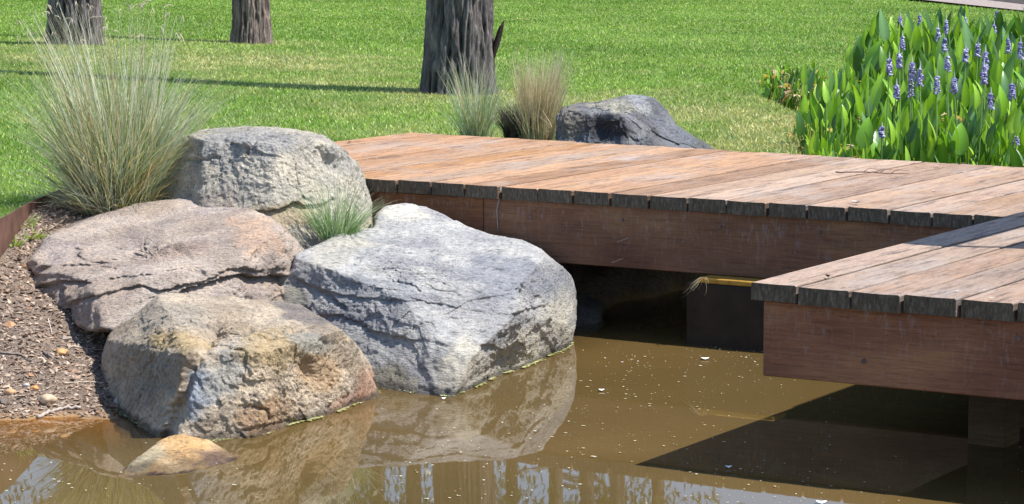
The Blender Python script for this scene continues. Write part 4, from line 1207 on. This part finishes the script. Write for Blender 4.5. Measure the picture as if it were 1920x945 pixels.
def spike_mesh(seed, H):
    r = np.random.default_rng(seed); g = Geo()
    ln = r.normal(size=2) * 0.03
    top = np.array([ln[0], ln[1], H])
    g.tube([(0, 0, -0.08), (ln[0] * 0.4, ln[1] * 0.4, H * 0.5), top], [0.005, 0.004, 0.003], 5, (0.2, 0.33, 0.08), cap=False)
    SL = r.uniform(0.045, 0.075)
    for k in range(64):
        t = r.random(); a = r.random() * 6.28; rr = 0.0115 * (1 - 0.45 * t)
        c = top + np.array([math.cos(a) * rr, math.sin(a) * rr, -0.01 + t * SL])
        s_ = r.uniform(0.005, 0.008)
        V = c + np.array([(s_, 0, 0), (-s_, 0, 0), (0, s_, 0), (0, -s_, 0), (0, 0, s_ * 0.8), (0, 0, -s_ * 0.8)]) + r.normal(size=(6, 3)) * 0.0015
        F = [(0, 2, 4), (2, 1, 4), (1, 3, 4), (3, 0, 4), (2, 0, 5), (1, 2, 5), (3, 1, 5), (0, 3, 5)]
        col = [(0.27, 0.25, 0.50), (0.40, 0.38, 0.62), (0.16, 0.14, 0.34), (0.52, 0.50, 0.70)][r.integers(0, 4)]
        g.add(V, F, None, col)
    g.tube([top + (0, 0, SL - 0.015), top + (0, 0, SL + 0.018)], [0.004, 0.001], 4, (0.5, 0.55, 0.55))
    return g.mesh('flower_spike', mat_fl, False)
mat_fl = mat_plain('violet_petals', 0.6, 0.2, 90)

variants = [plant_meshes(100 + i, 0.78, 12) for i in range(9)]
low_var = [plant_meshes(200 + i, 0.30, 9) for i in range(5)]
spikes = [spike_mesh(300 + i, 0.70) for i in range(6)]
pr = np.random.default_rng(12)
def inst_plant(x, y, z, s, var, label, group, spike=None, spike_s=1.0, wither=True):
    o = link('pickerel_plant', None, loc=(x, y, z), rotz=pr.random() * 6.28, label=label, cat='water plant', group=group)
    c = link('leaves', var[0], o); c.scale = (s, s, s) if False else (1 * s, 1 * s, s)
    if wither:
        c = link('withered_leaves', var[1], o); c.scale = (s, s, s)
    if spike is not None:
        c = link('flower_spike', spike, o); c.scale = (1, 1, spike_s)
    return o
cnt = 0; tries = 0; placed = []
while cnt < 235 and tries < 20000:
    tries += 1
    y = pr.uniform(10.2, 17.0); x = pr.uniform(1.0, 0.212 * y + 0.1)
    sd = float(poly_sd(np.array([[x, y]]), shore)[0])
    b = x * AB[0] + y * AB[1]; e = x * AE[0] + y * AE[1]
    if b < 9.62 - (e + 6.64) * 0.045 + 0.06: continue
    if sd > 0.05 or (sd < -2.2 and False): continue
    if any((x - a) ** 2 + (y - c_) ** 2 < 0.13 ** 2 for a, c_ in placed): continue
    placed.append((x, y))
    z = max(float(gz(x, y)[0]), -0.02)
    tipz = sstep(13.6, 15.2, y) * sstep(2.45, 1.7, x)
    if tipz > 0.5:
        inst_plant(x, y, z + 0.08, pr.uniform(0.8, 1.25), low_var[cnt % 5], 'low green leafy plant with brown withered leaves at the far left tip of the bed', 'low plants at the tip of the waterside bed')
    else:
        s = pr.uniform(0.86, 1.12) * (0.80 + 0.20 * sstep(0.0, -0.5, sd)) * (1 - 0.36 * sstep(12.2, 10.3, y)) * (1 + 0.10 * sstep(12, 13.5, y) * sstep(2.1, 2.5, x))
        inst_plant(x, y, z, s, variants[cnt % 9], 'tall green pickerel plant of upright pointed leaves in the dense bed behind the boardwalk', 'leafy plants filling the bed behind the boardwalk', wither=pr.random() < 0.8)
    cnt += 1
for i in range(22):        # low ones on the lawn tip
    q = PZ(pr.uniform(1440, 1535), pr.uniform(160, 190), 0.40)
    inst_plant(q[0], q[1], 0.40, pr.uniform(0.35, 0.6), low_var[i % 5], 'low green leafy plant with brown withered leaves at the far left tip of the bed', 'low plants at the tip of the waterside bed')
for (px, py) in ((1502, 290), (1518, 291), (1540, 293), (1560, 296)):
    q = PZ(px, py - 6, 0.36)
    inst_plant(q[0], q[1] + 0.05, 0.33, 0.5, low_var[int(px) % 5], 'small low green plant at the very edge of the boardwalk, left of the tall bed', 'small plants against the boardwalk edge')
fl = [(1657, 115, 0), (1697, 105, 0), (1713, 130, 0), (1737, 137, 0), (1655, 233, 0), (1757, 216, 0), (1785, 110, 0), (1804, 95, 0), (1850, 182, 0), (1832, 132, 0), (1851, 50, 0), (1886, 77, 0), (1901, 250, 0), (1820, 85, 0),
      (1846, 110, 0), (1767, 45, 0), (1722, 32, 0), (1703, 35, 0), (1806, 35, 0), (1888, 40, 0), (1904, 90, 0), (1760, 60, 0), (1775, 75, 0), (1869, 25, 0), (1700, 72, 0), (1659, 160, 0), (1712, 158, 0), (1760, 150, 0), (1890, 160, 0), (1815, 150, 0)]
for i, (px, py, _) in enumerate(fl):
    z = 0.84; D = (HC - z) * FPX / (py - YH) 
    if D < 10.7:
        D = 10.65 + 0.25 * pr.random(); z = HC - (py - YH) * D / FPX
    x = (px - CX) / FPX * D
    hz = z + 0.0
    inst_plant(x, D, 0.0, 0.86 * min(1, z / 0.78), variants[i % 9], 'pickerel plant carrying a violet blue flower spike in the bed behind the boardwalk', 'flowering plants in the bed behind the boardwalk',
               spike=spikes[i % 6], spike_s=(hz - 0.04) / 0.70, wither=False)

# ------------------------------------------------------------------ pollen, scum and debris
def flecks(name, pts, sz, cols, z=0.003, seed=0):
    r = np.random.default_rng(seed); n = len(pts); k = 6
    a = np.arange(k) * 2 * math.pi / k
    s = sz[0] + (sz[1] - sz[0]) * r.random(n) ** 3
    asp = 0.6 + 1.4 * r.random(n); ro = r.random(n) * 3.14
    x = np.cos(a)[None] * s[:, None] * (1 + 0.3 * r.normal(size=(n, k))); y = np.sin(a)[None] * (s * asp)[:, None] * (1 + 0.3 * r.normal(size=(n, k)))
    X = x * np.cos(ro)[:, None] - y * np.sin(ro)[:, None] + pts[:, 0][:, None]; Y = x * np.sin(ro)[:, None] + y * np.cos(ro)[:, None] + pts[:, 1][:, None]
    zz = np.full_like(X, z) + r.random((n, 1)) * 0.001
    V = np.stack([X, Y, zz], -1).reshape(-1, 3)
    F = (np.arange(n)[:, None, None] * k + np.array([(0, 1, 2), (0, 2, 3), (0, 3, 4), (0, 4, 5)])[None]).reshape(-1, 3)
    cols = np.array(cols); c = cols[r.integers(0, len(cols), n)]
    return link(name, mesh_np(name, V, F, M_DRY, {'tint': np.repeat(c, k, 0)}, False), kind='stuff')
r = np.random.default_rng(5)
def scatter_px(n, x0, x1, y0, y1):
    return PZ(r.uniform(x0, x1, n), r.uniform(y0, y1, n), 0.0)
pp = np.vstack([scatter_px(400, 1060, 1560, 640, 860), scatter_px(260, 1100, 1500, 645, 740), scatter_px(220, 700, 1100, 760, 940), scatter_px(200, 0, 460, 800, 945), scatter_px(200, 1000, 1920, 740, 945), scatter_px(130, 1250, 1700, 880, 945)])
pp = pp[(poly_sd(pp[:, :2], shore) < -0.05)]
pp = pp[perlin(np.stack([pp[:, 0] * 3, pp[:, 1] * 1.6, pp[:, 0] * 0], 1)) + 0.3 * r.normal(size=len(pp)) > -0.1]
flecks('floating_pollen', pp, (0.0008, 0.0034), [(0.6, 0.55, 0.36), (0.75, 0.72, 0.6), (0.5, 0.48, 0.25), (0.7, 0.68, 0.5)], seed=2)
def along(line, n, spread):
    L = np.array(line, float); s = r.random(n) * (len(L) - 1); i = s.astype(int); t = (s - i)[:, None]
    q = L[i] * (1 - t) + L[i + 1] * t + r.normal(size=(n, 2)) * spread
    return PZ(q[:, 0], q[:, 1], 0.0)
def around(k, n, cond, out):
    w = WL[k]; w = w[cond(w)]
    q = w[r.integers(0, len(w), n)].copy(); d = np.abs(r.normal(size=n)) * out
    q[:, 1] -= d * 1.2; q[:, 0] += r.normal(size=n) * 0.004; return q
clus = lambda q: q[perlin(np.stack([q[:, 0] * 9, q[:, 1] * 9, q[:, 0] * 0], 1)) > 0.0]
sc = np.vstack([clus(around(2, 1500, lambda w: w[:, 0] > -0.25, 0.014)), clus(around(2, 260, lambda w: w[:, 0] < -0.2, 0.005)), clus(around(3, 1300, lambda w: w[:, 0] > -0.85, 0.014)), clus(around(3, 200, lambda w: w[:, 0] < -0.8, 0.01))])
flecks('algae_scum', sc, (0.001, 0.0042), [(0.36, 0.38, 0.10), (0.5, 0.48, 0.2), (0.25, 0.27, 0.06), (0.5, 0.48, 0.32)], z=0.004, seed=3)
for (px, py, s_, lb) in [(1128, 730, 0.008, 'small white petal floating between the largest boulder and the platform'), (1322, 671, 0.012, 'pale yellow leaf scrap floating near the boardwalk shadow edge'), (1366, 874, 0.008, 'tiny white petal floating near the reflected boardwalk edge'), (1540, 940, 0.012, 'white petal floating at the bottom picture edge'), (832, 746, 0.006, 'tiny white petal at the foot of the largest boulder')]:
    q = PZ(px, py, 0.006); g = Geo()
    an = np.linspace(0, 6.283, 9)[:-1]
    V = [(math.cos(a) * s_ * 1.2, math.sin(a) * s_ * (1 + 0.3 * math.sin(3 * a)), 0.002 * math.cos(2 * a)) for a in an] + [(0, 0, 0.001)]
    g.add(V, [(k, (k + 1) % 8, 8) for k in range(8)], None, (0.75, 0.75, 0.7)); link('petal', g.mesh('petal', M_DRY), loc=q, label=lb, cat='petal')

# things lying on the boards
def deck_pt(px, py, dz=0.0): return PZ(px, py, ZT + 0.003 + dz)
def twig(name, pxs, r0, rgb, label, cat='twig', z=ZT + 0.008):
    pts = np.array([PZ(a, b, z) for a, b in pxs]); t = np.linspace(0, 1, 20); s0 = np.linspace(0, 1, len(pts))
    q = np.stack([np.interp(t, s0, pts[:, i]) for i in range(3)], 1); q[:, 1] += np.random.default_rng(3).normal(0, 0.006, 20)
    g = Geo(); g.tube(q, np.linspace(r0, r0 * 0.4, 20), 5, rgb)
    for k in (6, 11, 14):
        g.tube([q[k], q[k] + (0.03, 0.05, 0.01), q[k] + (0.08, 0.06, 0.004)], [r0 * 0.6, r0 * 0.4, r0 * 0.2], 4, rgb)
    link(name, g.mesh(name, M_DRY, True), label=label, cat=cat)
twig('twig', [(1568, 323), (1620, 322), (1660, 325), (1706, 326)], 0.0028, (0.13, 0.08, 0.07), 'thin dark forked twig lying on the right part of the boardwalk')
def scrap(px, py, s_, rgb, label, name='dry_leaf', cat='leaf', hgt=0.6):
    q = deck_pt(px, py); g = Geo(); r2 = np.random.default_rng(int(px))
    yaw = r2.random() * 3
    nL = 6; t = np.linspace(-1, 1, nL); d = np.array([math.cos(yaw), math.sin(yaw)]); s2 = np.array([-d[1], d[0]])
    V = []
    for a in t:
        w = math.sqrt(max(0, 1 - a * a)) * 0.45 + 0.05
        for o_ in (-1, 0, 1):
            V.append((d[0] * a * s_ + s2[0] * o_ * w * s_, d[1] * a * s_ + s2[1] * o_ * w * s_, s_ * hgt * (0.05 + 0.5 * o_ * o_ * w + 0.3 * a * a)))
    i = np.arange(nL - 1)[:, None] * 3 + np.arange(2)[None]
    g.add(V, None, np.stack([i, i + 1, i + 4, i + 3], -1).reshape(-1, 4), rgb)
    link(name, g.mesh(name, M_DRY, True), loc=q, label=label, cat=cat)
scrap(1605, 381, 0.017, (0.62, 0.58, 0.56), 'curled pale grey leaf with dark marks on the front edge of the boardwalk', hgt=1.2)
scrap(1752, 358, 0.012, (0.6, 0.57, 0.53), 'small pale leaf on the right part of the boardwalk, below the dark twig')
scrap(655, 267, 0.016, (0.10, 0.07, 0.06), 'dark curled leaf on the far left boards, beside the rounded grey boulder')
scrap(897, 278, 0.010, (0.6, 0.5, 0.42), 'small pale leaf on the boards below the thin pale green tussock')
scrap(992, 297, 0.012, (0.3, 0.16, 0.1), 'brown leaf on the boards below the straw coloured tussock')
scrap(1557, 304, 0.009, (0.6, 0.55, 0.5), 'tiny pale leaf near the rear edge of the boardwalk, left of the tall plants')
scrap(1757, 312, 0.012, (0.6, 0.55, 0.5), 'pale scrap by the rear boardwalk edge, under the tall plants')
scrap(1552, 520, 0.008, (0.06, 0.04, 0.035), 'tiny dark leaf standing up near the left corner of the platform', hgt=2.6)
scrap(1583, 537, 0.012, (0.45, 0.28, 0.2), 'brown leaf on the front edge of the platform, nearest its left corner')
scrap(1860, 559, 0.008, (0.66, 0.6, 0.5), 'small cream pebble-like scrap on the platform at right')
scrap(1795, 546, 0.007, (0.6, 0.56, 0.5), 'tiny pale scrap on the front of the platform, mid right')

# dry vine hanging down the beam
pts = []
for (px, py) in [(936, 352), (934, 372), (929, 395), (930, 415), (932, 440)]:
    e, z = px_on_b(px, py, 7.796); x, y = eb2xy(e, 7.796 + 0.02 * (e + 5.4)); pts.append((x, y, z))
g = Geo(); g.tube(pts, [0.0028, 0.0025, 0.0022, 0.002, 0.0018], 5, (0.32, 0.29, 0.27))
link('dry_vine', g.mesh('dry_vine', M_DRY, True), label='thin grey dry vine hanging down the long boardwalk beam', cat='vine')
for i, (a, b, lb) in enumerate([((1152, 455), (1172, 448), 'short pale straw stuck to the long beam, upper of two'), ((1142, 494), (1163, 486), 'short pale straw stuck near the bottom of the long beam')]):
    ps = []
    for p_ in (a, b):
        e, z = px_on_b(*p_, 7.799); x, y = eb2xy(e, 7.799 + 0.02 * (e + 5.4)); ps.append((x, y, z))
    g = Geo(); g.tube([ps[0], ((ps[0][0] + ps[1][0]) / 2, (ps[0][1] + ps[1][1]) / 2 - 0.002, (ps[0][2] + ps[1][2]) / 2), ps[1]], 0.0012, 4, (0.4, 0.33, 0.28))
    link('straw', g.mesh('straw', M_DRY), label=lb, cat='straw')
